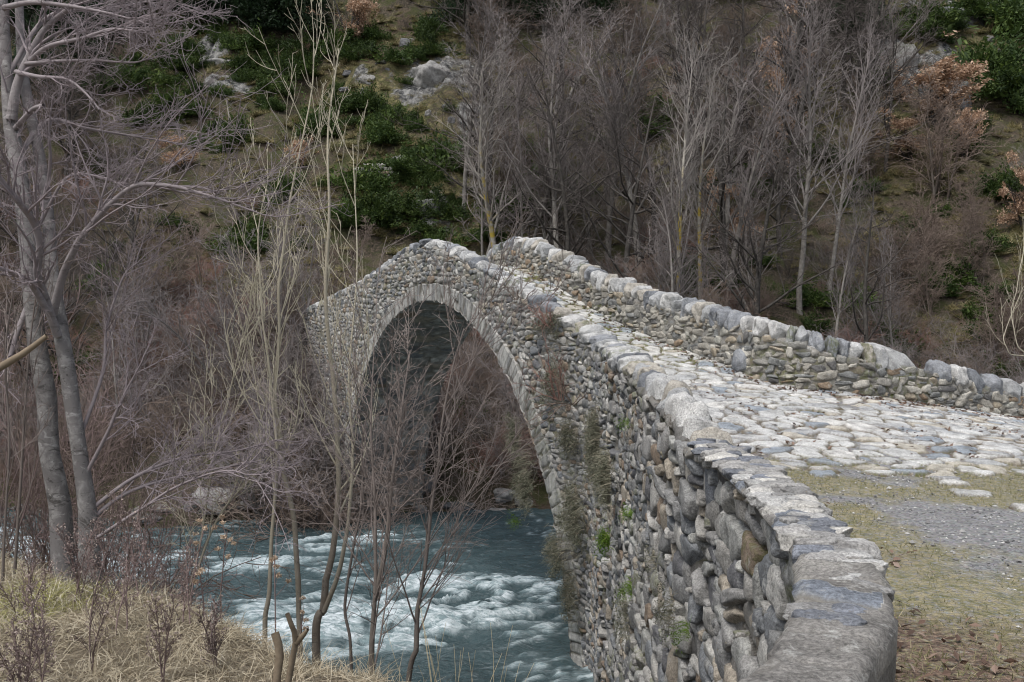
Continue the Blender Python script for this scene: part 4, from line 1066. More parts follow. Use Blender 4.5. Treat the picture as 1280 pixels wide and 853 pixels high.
for i, (px, py, w, hh, lab) in enumerate([(500, 204, 26, 24, 'grey square slab standing on the grassy slope'), (458, 98, 22, 18, 'bluish grey rock by the head of the grassy slope'), (278, 354, 18, 7, 'flat pale rock in the red brown brush'), (507, 52, 20, 14, 'small pale rock at the very head of the grassy slope'), (612, 245, 16, 14, 'grey rock beside the yellow trunk'),
        (540, 92, 60, 40, 'broad weathered outcrop in the middle of the grassy slope'), (1190, 110, 60, 60, 'dark crag face under the orange oak'), (1200, 20, 70, 34, 'dark crag at the top right'), (1130, 70, 40, 50, 'dark overhanging outcrop left of the orange oak'), (268, 78, 50, 18, 'pale scree outcrop among the evergreen bushes'), (530, 260, 44, 36, 'brown overhanging rock above the bridge crest'), (1160, 110, 24, 40, 'tall grey rock left of the orange oak')]):
    rock(px, py, w, hh, lab, i + 1, name='outcrop_rock' if w > 30 else 'hillside_rock', group='rocks on the far hillside', sink=.3, deep=.8)
for i in range(34):
    px = rs.uniform(-20, 690); py = rs.gauss(640, 5)
    rock(px, py, rs.uniform(8, 30), rs.uniform(5, 13), 'small wet grey rock along the far waterline', i, name='shore_rock', group='small rocks along the far waterline')
for i in range(44):
    cx_r, cy_r, sx_r, sy_r = rs.choice([(275, 75, 45, 25), (535, 95, 45, 40), (450, 95, 25, 20), (1190, 90, 60, 60), (1210, 20, 60, 20), (520, 240, 50, 40), (560, 150, 40, 40)])
    rock(rs.gauss(cx_r, sx_r), max(rs.gauss(cy_r, sy_r), 2), rs.uniform(5, 17), rs.uniform(4, 11), 'small loose grey stone lying on the far slope', i, name='loose_stone', group='loose stones on the far slope')
# ruined dry stone field wall on the slope
h = hit(466, 222); k = h[1] / F
rw = Acc(); rgn = np.random.default_rng(77)
for row in range(4):
    for c_ in range(9):
        if row == 3 and c_ in (0, 1, 7, 8): continue
        v, q = stone((.34, .4, .22), rgn, 4, .1, 4)
        rw.add(v + np.array([(c_ - 4) * .30 + .12 * (row % 2) + rgn.normal(0, .02), rgn.normal(0, .03), row * .19]), q, rgn.random(), .2)
fw = rw.build('field_wall', M_RUBBLE, None); fw.location = (h[0], h[1], h[2]); fw.scale = (.75, 1, 1)
tag(fw, 'short ruined dry stone field wall left of the grey square slab', 'wall')

# ------------------------------------------------------------------ brush on the far side
def shrub_mesh(seed, H, mat, nst=15, k1=7, k2=6, r=.011, fan=.55):
    rng = np.random.default_rng(seed); tb = Tub()
    D = rng.normal(0, fan, (nst, 3)); D[:, 2] = 1; S = rng.normal(0, .15, (nst, 3)); S[:, 2] = -.1
    L = H * rng.uniform(.6, 1.1, nst); pts, rad = grow(S, D, L, np.full(nst, r * 1.5), 7, .10, .0, .6, rng); tb.add(pts, rad, 4)
    branches(tb, pts, rad, L, [(k1, .2, 1, .7, .25, .45, .3, .6, 5, .13, .02, 3, r * .75), (k2, .1, 1, .8, .3, .5, .3, .7, 3, .16, .0, 3, r * .55)], rng)
    me = tb.mesh('bare_shrub'); me.materials.append(mat); return me
SHR = [shrub_mesh(500, 1.9, M_SHRUB), shrub_mesh(501, 2.3, M_SHRUB, 12, 8, 6), shrub_mesh(502, 1.7, M_REDSHRUB, 20, 7, 6, .010, .7), shrub_mesh(503, 2.6, M_FARPURPLE, 10, 8, 7), shrub_mesh(504, 1.5, M_FARDARK, 18, 7, 6, .010, .9)]
def shrub(px, d, i, s, lab, grp):
    o = bpy.data.objects.new('bare_shrub', SHR[i]); COL.objects.link(o); o.location = on_hill(px, d); o.rotation_euler = (rg.uniform(-.15, .15), rg.uniform(-.15, .15), rg.uniform(0, 6.28)); o.scale = (s, s, s * rg.uniform(.8, 1.1))
    return tag(o, lab, 'shrub', grp)
firsts = {}
for i in range(90):
    k = rg.choice([0, 0, 1, 3, 4]); o = shrub(rg.uniform(-30, 480), rg.uniform(31.6, 38), k, rg.uniform(.7, 1.25), 'leafless brown shrub in the tangle along the far river bank', 'brown brush along the far bank'); firsts.setdefault(k, o)
for i in range(26):
    o = shrub(rg.gauss(235, 55), rg.uniform(35, 44), 2, rg.uniform(.8, 1.3), 'red brown leafless shrub in the rusty patch above the far bank', 'red brush above the far bank'); firsts.setdefault(2, o)
for i in range(36): shrub(rg.uniform(470, 680), rg.uniform(32.3, 40), rg.choice([0, 1, 3, 4]), rg.uniform(.7, 1.1), 'leafless brown shrub seen through the arch', 'brush seen through the arch')
for i in range(60): shrub(rg.uniform(640, 1300), rg.uniform(32, 39), rg.choice([0, 1, 3, 4]), rg.uniform(.7, 1.25), 'leafless dark shrub in the thicket behind the far parapet', 'brush behind the far parapet')

for i in range(34): shrub(rg.gauss(375, 28), rg.uniform(29, 34), rg.choice([0, 1, 3]), rg.uniform(.9, 1.7), 'leafless shrub growing against the far end of the bridge wall', 'brush against the far end of the bridge')
def scatter_stuff(name, src, pts, rots, scs, label):
    me = bpy.data.meshes.new(name); me.vertices.add(len(pts)); me.vertices.foreach_set('co', np.asarray(pts, np.float32).ravel())
    a = me.attributes.new('rot', 'FLOAT_VECTOR', 'POINT'); a.data.foreach_set('vector', np.asarray(rots, np.float32).ravel())
    a = me.attributes.new('sc', 'FLOAT', 'POINT'); a.data.foreach_set('value', np.asarray(scs, np.float32).ravel())
    a = me.attributes.new('which', 'INT', 'POINT'); a.data.foreach_set('value', np.arange(len(pts)).astype(np.int32) * 7919 % len(src))
    o = bpy.data.objects.new(name, me); COL.objects.link(o)
    ng = bpy.data.node_groups.new(name, 'GeometryNodeTree'); ng.interface.new_socket('Geometry', in_out='INPUT', socket_type='NodeSocketGeometry'); ng.interface.new_socket('Geometry', in_out='OUTPUT', socket_type='NodeSocketGeometry')
    gi = ng.nodes.new('NodeGroupInput'); go = ng.nodes.new('NodeGroupOutput'); jn = ng.nodes.new('GeometryNodeJoinGeometry')
    def na(nm, dt):
        x = ng.nodes.new('GeometryNodeInputNamedAttribute'); x.data_type = dt; x.inputs['Name'].default_value = nm; return x.outputs[0]
    r_, s_, w_ = na('rot', 'FLOAT_VECTOR'), na('sc', 'FLOAT'), na('which', 'INT')
    for i, so_ in enumerate(src):
        ob = ng.nodes.new('GeometryNodeObjectInfo'); ob.inputs['Object'].default_value = so_; ob.transform_space = 'ORIGINAL'; ob.inputs['As Instance'].default_value = True
        ip = ng.nodes.new('GeometryNodeInstanceOnPoints'); cp = ng.nodes.new('FunctionNodeCompare'); cp.data_type = 'INT'; cp.operation = 'EQUAL'
        ng.links.new(w_, cp.inputs[2]); cp.inputs[3].default_value = i
        ng.links.new(gi.outputs[0], ip.inputs['Points']); ng.links.new(cp.outputs[0], ip.inputs['Selection']); ng.links.new(ob.outputs['Geometry'], ip.inputs['Instance'])
        e2r = ng.nodes.new('FunctionNodeEulerToRotation'); ng.links.new(r_, e2r.inputs[0])
        ng.links.new(e2r.outputs[0], ip.inputs['Rotation']); ng.links.new(s_, ip.inputs['Scale']); ng.links.new(ip.outputs[0], jn.inputs[0])
    ng.links.new(jn.outputs[0], go.inputs[0])
    md = o.modifiers.new('scatter', 'NODES'); md.node_group = ng
    return tag(o, label, 'undergrowth', kind='stuff')
rng = np.random.default_rng(3)
n_ = 4000
d = 32.5 + 62 * rng.random(n_) ** 1.35; pxx = rng.uniform(-140, 1420, n_); x = (pxx - CX) / F * d
gsel = np.clip(np.interp(pxx, [380, 440, 600, 660], [0, 1, 1, 0]) * sstep(44, 50, d), 0, 1)
keep = rng.random(n_) > .80 * gsel; x = x[keep]; d = d[keep]
pyy = HY - F * ground(x, d) / d; pxx = CX + F * x / d
op = np.maximum(np.interp(pxx, [150, 200, 340, 400], [0, 1, 1, .3]) * sstep(230, 170, pyy), np.interp(pxx, [1040, 1090], [0, .8]) * sstep(230, 150, pyy))
kp_ = rng.random(len(x)) > .85 * op
for cx2, cy2, cs in CLEAR:
    kp_ &= ~((np.abs(x - cx2 * d / cy2) < cs * 1.25 + .3) & (d < cy2 + cs) & (d > cy2 - 3.5 - cs))
x = x[kp_]; d = d[kp_]
# keep the landing of the bridge clear
keep = np.hypot(x + 7.9, d - 36) > 3.2; x = x[keep]; d = d[keep]
zz = ground(x, d) - .1
und = scatter_stuff('undergrowth', [firsts[k] for k in (0, 1, 3, 4, 0, 2)], np.stack([x, d, zz], 1), np.stack([rng.normal(0, .2, len(x)), rng.normal(0, .2, len(x)), rng.uniform(0, 6.28, len(x))], 1), rng.uniform(.35, .95, len(x)), 'leafless brown undergrowth covering the far hillside')

# ------------------------------------------------------------------ ribbons: grass, herbs
def ribbons(B, D, L, Wd, droop, rng, nseg=3):
    n = len(B); d = unit(D); side = unit(np.cross(d, rng.normal(size=(n, 3)))); p = B.copy(); V = np.empty((n, nseg + 1, 2, 3))
    for i in range(nseg + 1):
        w = Wd * (1 - (i / nseg) ** 1.5 * .9) * .5
        V[:, i, 0] = p - side * w[:, None]; V[:, i, 1] = p + side * w[:, None]
        p = p + d * (L / nseg)[:, None]; d = unit(d + np.array([0, 0, -1.0]) * droop[:, None] + rng.normal(0, .08, (n, 3)))
    b = np.arange(n)[:, None] * (nseg + 1) * 2 + np.arange(nseg)[None] * 2
    Qd = np.stack([b, b + 1, b + 3, b + 2], -1).reshape(-1, 4)
    return V.reshape(-1, 3), Qd
rng = np.random.default_rng(12)
# tufts of dry grass on the open parts of the far hillside
def tuft(seed, mat):
    r = np.random.default_rng(seed); n = 260; B = np.zeros((n, 3)); B[:, :2] = r.normal(0, .16, (n, 2)); B[:, 2] = -.05
    D = np.stack([r.normal(0, .6, n), r.normal(0, .6, n), r.uniform(.3, 1, n)], 1); V, q = ribbons(B, D, r.uniform(.2, .55, n), np.full(n, .022), r.uniform(.2, .7, n), r, 3)
    me = make_mesh('grass_tuft', V, q, attrs={'rnd': np.repeat(np.clip(r.random(n), 0, 1), 8)}, smooth=False); me.materials.append(mat); return me
TUF = []
for i, (px, py, lab) in enumerate([(585, 215, 'straw coloured grass tuft on the open slope left of the yellow trunk'), (1090, 150, 'pale grass tuft on the slope left of the orange oak'), (430, 150, 'green tinged grass tuft on the slope by the pale saplings')]):
    h = hit(px, py); o = bpy.data.objects.new('grass_tuft', tuft(30 + i, (M_HILLGRASS, M_HILLGRASS, M_GREENGRASS)[i])); COL.objects.link(o); o.location = (h[0], h[1], h[2]); o.scale = (1.2,) * 3; tag(o, lab, 'grass'); TUF.append(o)
n_ = 26000; d = 36 + 70 * rng.random(n_) ** 1.1; pxx = rng.uniform(-120, 1400, n_); x = (pxx - CX) / F * d; zz = ground(x, d); pyy = HY - F * zz / d
den = np.interp(pxx, [150, 200, 340, 420, 450, 610, 660, 1030, 1100, 1400], [.12, .5, .5, .7, 1, 1, .15, .15, .7, .8]) * np.clip(.75 + 1.3 * fbm(x * .3, d * .3, 3, 55), 0, 1) * (zz > -2)
kk = (rng.random(n_) < den * .75) & (np.hypot(x + 7.9, d - 36) > 2.2); x = x[kk]; d = d[kk]; zz = zz[kk]
scatter_stuff('hillside_grass', TUF, np.stack([x, d, zz], 1), np.stack([rng.normal(0, .2, len(x)), rng.normal(0, .2, len(x)), rng.uniform(0, 6.28, len(x))], 1), rng.uniform(.35, 1.15, len(x)), 'dry grass tufts on the open parts of the far hillside')['category'] = 'grass'
rng = np.random.default_rng(11)
# dry grass of the near bank, in tussocks
nt_ = 3600
tx = rng.uniform(-8.5, 1.1, nt_); ty = rng.uniform(2.2, 11.5, nt_)
ok_ = (tx < xwall(ty) - .35) & (np.abs(tx) < .56 * ty + .4); tx = tx[ok_]; ty = ty[ok_]
nb_ = 42; bx = np.repeat(tx, nb_) + rng.normal(0, .11, len(tx) * nb_); by = np.repeat(ty, nb_) + rng.normal(0, .11, len(tx) * nb_)
lean = np.repeat(rng.normal(0, .55, (len(tx), 2)), nb_, 0)
ln = np.repeat(rng.uniform(.07, .26, len(tx)), nb_) * rng.uniform(.5, 1.3, len(bx))
D = np.stack([lean[:, 0] + rng.normal(0, .5, len(bx)), lean[:, 1] + rng.normal(0, .5, len(bx)), rng.uniform(.15, .95, len(bx))], 1)
V, q = ribbons(np.stack([bx, by, ground(bx, by) - .01], 1), D, ln, np.full(len(bx), .0055), rng.uniform(.1, .6, len(bx)), rng)
gtus = np.repeat(np.where((np.exp(-((tx + 3.9) / .9) ** 2 - ((ty - 7.6) / .8) ** 2) + .3 * rng.random(len(tx))) > .5, .88, 0) + rng.random(len(tx)) * .25, nb_)
rn = np.clip(gtus * .8 + rng.random(len(bx)) * .55 - .05, 0, 1); rn = np.where(gtus < .5, np.minimum(rn, np.where(rng.random(len(rn)) < .10, 1, .86)), rn)
o = obj('dry_grass', make_mesh('dry_grass', V, q, attrs={'rnd': np.repeat(rn, 8)}, smooth=False), M_GRASS)
tag(o, 'matted straw coloured grass covering the near bank', 'grass', kind='stuff')
# short grass on the path
n_ = 95000; x = rng.uniform(1.0, 9.5, n_); y = rng.uniform(2.4, 12.5, n_); g_, l_ = path_masks(x, y)
ok_ = (rng.random(n_) < (g_ - .12) * 1.1) & (x > xwall(y) + .32); x = x[ok_]; y = y[ok_]
D = np.stack([rng.normal(0, .5, len(x)), rng.normal(0, .5, len(x)), rng.uniform(.4, 1, len(x))], 1)
V, q = ribbons(np.stack([x, y, road(x, y) - .002], 1), D, rng.uniform(.015, .06, len(x)), np.full(len(x), .005), rng.uniform(0, .4, len(x)), rng, 2)
o = obj('path_grass', make_mesh('path_grass', V, q, attrs={'rnd': np.repeat(rng.random(len(x)), 6)}, smooth=False), M_GREENGRASS)
tag(o, 'thin short grass on the gravel in front of the cobbles', 'grass', kind='stuff')
# fallen leaves
n_ = 42000; x = rng.uniform(.9, 14, n_); y = rng.uniform(2.2, 18, n_); g_, l_ = path_masks(x, y)
ok_ = (rng.random(n_) < (l_ - .2) * .8) & (x > xwall(y) + .36) & (y < np.where(x > 4.2, yright(x) - .05, 16.5)) & (road(x, y) < -.5); x = x[ok_]; y = y[ok_]
xr = rng.uniform(0, 1, 2500); ir = (xr * (len(RD) - 1)).astype(int); off = np.abs(rng.normal(0, .16, 2500)) + .06
ex = RD[ir, 0] - .9 * off; ey = RD[ir, 1] - .5 * off; m_ = (ey < 26) & (ex < 12) ; x = np.r_[x, ex[m_]]; y = np.r_[y, ey[m_]]
V, t = leaf_cards(np.stack([x, y, road(x, y) + .028], 1), .034, rng, 1.0, 2.2)
o = obj('fallen_leaves', make_mesh('fallen_leaves', V, None, t, {'rnd': np.repeat(rng.random(len(x)), 4)}, smooth=False), M_LITTER)
tag(o, 'fallen brown leaves along the parapet and the path edge', 'leaves', kind='stuff')
# loose gravel
n_ = 15000; x = rng.uniform(1.2, 9, n_); y = rng.uniform(2.6, 10.6, n_); g_, l_ = path_masks(x, y); ok_ = (rng.random(n_) > g_ * 1.2) & (x > xwall(y) + .4); x = x[ok_]; y = y[ok_]
oc = np.array([(1, 0, 0), (-1, 0, 0), (0, 1, 0), (0, -1, 0), (0, 0, 1), (0, 0, -1)], float); of = np.array([(0, 2, 4), (2, 1, 4), (1, 3, 4), (3, 0, 4), (2, 0, 5), (1, 2, 5), (3, 1, 5), (0, 3, 5)])
s_ = rng.uniform(.005, .016, len(x)) * (1 + .9 * (rng.random(len(x)) > .96)); V = oc[None] * (s_[:, None, None] * rng.uniform(.5, 1.3, (len(x), 6, 1))) ; an = rng.uniform(0, 6.28, len(x)); c_, sn = np.cos(an)[:, None], np.sin(an)[:, None]
V = np.stack([V[..., 0] * c_ - V[..., 1] * sn, V[..., 0] * sn + V[..., 1] * c_, V[..., 2] * .7], -1) + np.stack([x, y, road(x, y) + s_ * .3], 1)[:, None]
def gravel_mat():
    m, nt, b = newmat('gravel_bits'); n = N(nt); n.link(n.ramp(n.attr('rnd'), [(0, (.10, .10, .10)), (.4, (.22, .215, .21)), (.8, (.38, .375, .36)), (1, (.55, .54, .52))]), b.inputs['Base Color']); return m
o = obj('gravel', make_mesh('gravel', V.reshape(-1, 3), None, (of[None] + (np.arange(len(x)) * 6)[:, None, None]).reshape(-1, 3), {'rnd': np.repeat(rng.random(len(x)), 6)}, smooth=False), gravel_mat())
tag(o, 'loose grey gravel on the path before the cobbles', 'gravel', kind='stuff')

# ------------------------------------------------------------------ foreground trees, limb by limb
def cr_spline(pts, n):
    p = np.asarray(pts, float); p = np.concatenate([2 * p[:1] - p[1:2], p, 2 * p[-1:] - p[-2:-1]]); m = len(p) - 3
    t = np.linspace(0, m, n); i = np.minimum(t.astype(int), m - 1); f = (t - i)[:, None]
    a, b, c, d_ = p[i], p[i + 1], p[i + 2], p[i + 3]
    return .5 * (2 * b + (c - a) * f + (2 * a - 5 * b + 4 * c - d_) * f ** 2 + (3 * b - 3 * c + d_ - a) * f ** 3)
def limb(pix, r0, r1, rng, n=None, wob=.012, toground=False):
    p = np.array([P(*q) for q in pix])
    if toground:
        b = p[0]; g = gz(b[0], b[1]) - .25
        if b[2] > g: p = np.concatenate([[[b[0] + (b[0] - p[1][0]) * .3, b[1], g]], p])
    Ln = np.hypot.reduce(np.diff(p, axis=0).T).sum() if False else np.linalg.norm(np.diff(p, axis=0), axis=1).sum()
    n = n or max(8, int(Ln / .09))
    q = cr_spline(p, n); nk = max(3, n // 5); kn = rng.normal(0, wob, (nk, 3)); kn[0] = 0
    t = np.linspace(0, 1, n); q += np.stack([np.interp(t, np.linspace(0, 1, nk), kn[:, c]) for c in range(3)], 1)
    return q[None], (r0 + (r1 - r0) * t ** .8)[None] * (1 + .05 * np.interp(t, np.linspace(0, 1, nk), rng.normal(size=nk)))[None], np.array([Ln])
rng = np.random.default_rng(21)
# big forked tree on the near bank
tr = Tub(); cr = Tub(); D1 = 9.3
tA = limb([(84, 735, D1), (78, 680, D1), (70, 600, D1), (58, 520, D1), (48, 440, D1), (40, 370, D1), (32, 290, D1), (20, 200, D1 + .1), (9, 120, D1 + .2), (4, 40, D1 + .3), (0, -60, D1 + .5)], .125, .05, rng, toground=True)
tB = limb([(116, 725, 9.2), (112, 680, 9.2), (104, 600, 9.2), (95, 530, 9.2), (84, 460, 9.25), (72, 400, 9.3), (64, 340, 9.4), (58, 270, 9.5), (46, 180, 9.6), (30, 90, 9.8), (24, 0, 10.0), (18, -60, 10.1)], .108, .036, rng, toground=True)
for a in (tA, tB): tr.add(a[0], a[1], 14)
limbs = [
    limb([(66, 392, 9.2), (80, 340, 9.1), (100, 300, 9.0), (128, 268, 8.9), (165, 236, 8.8), (198, 233, 8.7), (230, 235, 8.6), (270, 246, 8.5), (318, 264, 8.4)], .044, .008, rng),
    limb([(1, -50, D1 + .47), (-4, -130, D1 + .5), (-2, -220, D1 + .5), (10, -330, D1 + .6)], .05, .006, rng),
    limb([(18, -52, 10.08), (16, -130, 10.1), (30, -230, 10.1), (34, -320, 10.1)], .036, .005, rng),
    limb([(72, 420, 9.2), (56, 372, 9.0), (46, 340, 8.8), (50, 310, 8.7), (42, 280, 8.6), (24, 255, 8.4), (-8, 215, 8.2)], .042, .024, rng),
    limb([(60, 390, 9.0), (36, 352, 8.8), (14, 340, 8.6), (-14, 332, 8.4)], .034, .018, rng),
    limb([(14, 150, 9.4), (22, 105, 9.4), (38, 70, 9.4), (58, 36, 9.4), (92, 8, 9.3), (120, -20, 9.3)], .055, .02, rng),
    limb([(36, 78, 9.4), (60, 58, 9.2), (100, 48, 9.0), (140, 36, 8.9), (180, 40, 8.8), (212, 30, 8.7)], .028, .006, rng),
    limb([(20, 90, 9.4), (50, 96, 9.2), (85, 99, 9.0), (108, 118, 8.9), (124, 140, 8.8)], .022, .007, rng),
    limb([(30, 80, 9.4), (70, 76, 9.2), (115, 74, 9.1), (165, 78, 9.0), (185, 74, 9.0)], .02, .005, rng),
    limb([(20, 160, 9.4), (40, 138, 9.2), (52, 130, 9.1)], .03, .02, rng),
    limb([(5, 10, 9.5), (40, 4, 9.3), (90, 10, 9.1), (140, 18, 9.0), (190, 30, 8.9)], .03, .006, rng),
    limb([(50, 280, 9.4), (85, 222, 9.2), (130, 222, 9.0), (160, 234, 8.9)], .018, .006, rng),
    limb([(58, 250, 9.5), (62, 200, 9.3), (60, 160, 9.2), (66, 120, 9.1)], .022, .006, rng),
    limb([(104, 600, 9.2), (135, 540, 9.1), (152, 500, 9.0), (178, 450, 8.9)], .022, .006, rng),
    limb([(108, 655, 9.2), (150, 620, 9.3), (200, 600, 9.4), (255, 588, 9.4), (330, 574, 9.5)], .024, .006, rng),
    limb([(110, 640, 9.2), (165, 600, 9.3), (225, 575, 9.4), (290, 566, 9.5), (345, 548, 9.5)], .022, .005, rng),
    limb([(110, 680, 9.2), (170, 640, 9.0), (220, 610, 8.9), (285, 590, 8.8), (320, 600, 8.8)], .02, .005, rng),
    limb([(95, 560, 9.2), (125, 470, 9.4), (130, 410, 9.5), (150, 350, 9.6), (170, 330, 9.7)], .02, .005, rng),
    limb([(40, 370, 9.3), (20, 420, 9.2), (8, 460, 9.1), (-20, 480, 9.0)], .03, .014, rng),
    limb([(20, 200, 9.4), (60, 150, 9.7), (110, 160, 9.9), (170, 170, 10.1), (230, 180, 10.2)], .03, .006, rng),
    limb([(6, 100, 9.5), (60, 20, 9.8), (140, 10, 10.0), (230, -5, 10.2)], .03, .006, rng),
]
for a in limbs: cr.add(a[0], a[1], 8)
for a, k in [(tA, 8), (tB, 8)] + [(l, max(4, int(8 * l[2][0]))) for l in limbs]:
    S, D, L, R = spawn(a[0], a[1], np.minimum(a[2], 2.6), k, .22 if a[2][0] < 4 else .45, 1, .75, .25, .48, .25, .45 if a[2][0] < 4 else .16, rng, .006)
    D[:, 0] += .25; D[:, 2] += .15
    p, r = grow(S, D, L, R, 7, .10, .045, .75, rng); cr.add(p, np.maximum(r, .003), 5)
    branches(cr, p, r, L, [(8, .12, 1, .75, .25, .48, .3, .55, 5, .12, .05, 4, .0034), (4, .1, 1, .8, .3, .5, .3, .7, 4, .15, .04, 3, .0024)], rng)
root = empty('forked_tree', (-4.1, 9.3, gz(-4.1, 9.3)))
obj('trunk', tr.mesh('trunk'), M_BIGBARK, root, world=True); obj('crown', cr.mesh('crown'), M_BIGBARK, root, world=True)
tag(root, 'large bare tree with two pale grey trunks on the grassy near bank', 'tree')

def sapling(label, stems, mat, spec, rng, name='bare_sapling', group=None, bias=(0, 0, .2), k0=16, t0=.38, lf=.30, ang=.75, up=.13, r_=.005):
    tr = Tub(); cr = Tub()
    for pix, r0, r1, g in stems:
        a = limb(pix, r0, r1, rng, toground=g); tr.add(a[0], a[1], 9)
        S, D, L, R = spawn(a[0], a[1], np.minimum(a[2], 5.0), k0, t0, 1, ang, .2, lf, .35, .42, rng, r_)
        D = D + np.array(bias); p, r = grow(S, D, L, R, 9, .05, up, .8, rng); cr.add(p, np.maximum(r, .003), 5)
        branches(cr, p, r, L, spec, rng)
    q = P(*stems[0][0][0]); rt = empty(name, (q[0], q[1], gz(q[0], q[1])))
    obj('trunk', tr.mesh('trunk'), mat, rt, world=True); obj('crown', cr.mesh('crown'), mat, rt, world=True)
    return tag(rt, label, 'tree', group)
sp_pale = [(4, .2, .95, .5, .2, .45, .3, .6, 6, .06, .09, 4, .0042), (2, .2, 1, .6, .2, .5, .3, .7, 4, .08, .07, 3, .0036)]
sp_dark = [(8, .15, 1, .6, .25, .45, .3, .6, 6, .07, .03, 4, .0036), (4, .2, 1, .6, .25, .5, .3, .7, 4, .1, .02, 3, .0029)]
sapling('pale bare sapling with a thick brown foot, tallest beside the left end of the bridge', [([(396, 800, 10.5), (402, 760, 10.5), (412, 715, 10.5), (421, 640, 10.5), (423, 570, 10.5), (416, 480, 10.5), (408, 380, 10.5), (412, 250, 10.5), (410, 160, 10.5), (424, 60, 10.5)], .052, .006, True), ([(405, 765, 10.5), (428, 700, 10.4), (436, 640, 10.3), (440, 560, 10.3), (436, 470, 10.2), (448, 330, 10.2), (440, 180, 10.2)], .028, .005, False)], M_PALEBARK, sp_pale, rng)
sapling('pale whippy sapling whose bent stem stands just left of the tallest one', [([(374, 795, 9.9), (371, 720, 9.9), (366, 650, 9.9), (350, 570, 9.9), (343, 500, 9.9), (346, 430, 9.9), (350, 350, 9.9), (362, 250, 9.9), (386, 130, 9.9), (392, 60, 9.9)], .036, .005, True)], M_PALEBARK, sp_pale, rng)
sapling('slim grey sapling leftmost of the three on the grassy edge', [([(332, 800, 9.6), (336, 740, 9.6), (342, 640, 9.6), (344, 560, 9.6), (338, 480, 9.6), (330, 400, 9.6), (322, 310, 9.6), (330, 240, 9.6)], .028, .005, True)], M_PALEBARK, sp_pale, rng, k0=13)
sapling('dark forked sapling in front of the river, left of the arch foot', [([(464, 840, 8.8), (467, 780, 8.8), (471, 720, 8.8), (470, 650, 8.8), (467, 600, 8.8), (462, 520, 8.8), (470, 440, 8.8)], .032, .005, True), ([(470, 745, 8.8), (482, 680, 8.75), (489, 600, 8.7), (500, 520, 8.7), (515, 440, 8.7)], .026, .005, False)], M_DARKBARK, sp_dark, rng, k0=18, t0=.12, lf=.36, ang=.65, up=.04, bias=(.1, 0, .25), r_=.0045)
sapling('leaning dark sapling crossing the river in front of the arch', [([(510, 860, 8.4), (518, 800, 8.4), (527, 745, 8.4), (537, 670, 8.4), (545, 600, 8.4), (552, 530, 8.4), (566, 460, 8.4), (580, 410, 8.4)], .028, .005, True)], M_DARKBARK, sp_dark, rng, k0=22, t0=.2, lf=.36, ang=.6, up=.04, bias=(.12, 0, .25), r_=.0045)
sapling('thin brown sapling between the pale trunks and the dark forked one', [([(438, 830, 9.2), (432, 760, 9.2), (440, 690, 9.2), (452, 620, 9.2), (455, 540, 9.2), (480, 450, 9.2)], .02, .005, True)], M_DARKBARK, sp_dark, rng, k0=12, t0=.3)
sapling('thin upright sapling between the forked tree and the river thickets', [([(232, 770, 9.5), (246, 690, 9.6), (262, 600, 9.6), (280, 520, 9.7), (300, 430, 9.7), (330, 350, 9.8)], .016, .004, True), ([(228, 770, 9.5), (270, 650, 9.7), (320, 590, 9.8), (360, 540, 9.9)], .016, .004, False)], M_PALEBARK, sp_dark, rng, k0=14, t0=.25)
sapling('slender brown stems at the left edge of the grassy bank', [([(20, 720, 9.0), (24, 600, 9.0), (30, 500, 9.0), (36, 420, 9.0), (50, 330, 9.0)], .02, .005, True), ([(2, 700, 8.6), (12, 560, 8.6), (8, 440, 8.6), (20, 330, 8.6)], .018, .004, True)], M_DARKBARK, sp_pale, rng, k0=10, t0=.3)
sapling('curving yellowish twigs rising behind the right end of the parapet', [([(1290, 470, 18.4), (1272, 430, 18.3), (1266, 390, 18.3), (1274, 340, 18.2), (1282, 300, 18.2)], .014, .006, True), ([(1300, 470, 18.6), (1262, 440, 18.4), (1258, 410, 18.4), (1280, 360, 18.4)], .012, .005, True)], M_PALEBARK, [(3, .2, 1, .4, .2, .4, .3, .6, 5, .06, .04, 3, .005)], rng, name='bare_shrub', k0=5)

NSH = [shrub_mesh(520, 1.9, M_SHRUB, 16, 9, 7, .006, .5), shrub_mesh(521, 2.3, M_WEED, 12, 9, 8, .006, .4)]
for i, (px, d, s_, lab) in enumerate([(20, 11.5, 1.0, 'tangled brown scrub at the left edge in front of the river'), (65, 12.2, 1.1, 'tangled scrub behind the left trunk of the forked tree'), (120, 11.8, 1.15, 'tangled scrub just right of the forked trunks'), (165, 11.4, 1.0, 'tangled scrub under the drooping branches, right of the trunks'), (200, 11.0, .75, 'lower scrub at the edge of the visible river'), (-20, 10.6, 1.2, 'scrub cut by the left edge of the frame'), (95, 13.2, 1.2, 'scrub standing low by the water between the trunks'), (150, 12.8, 1.1, 'scrub low by the water right of the trunks')]):
    x = (px - CX) / F * d; o = bpy.data.objects.new('bare_shrub', NSH[i % 2]); COL.objects.link(o); o.location = (x, d, gz(x, d) - .05); o.rotation_euler = (0, 0, i * 1.3); o.scale = (s_ * .9, s_ * .9, s_ * (1.1 if d < 11.5 else 1.5)); tag(o, lab, 'shrub', 'scrub on the near bank')
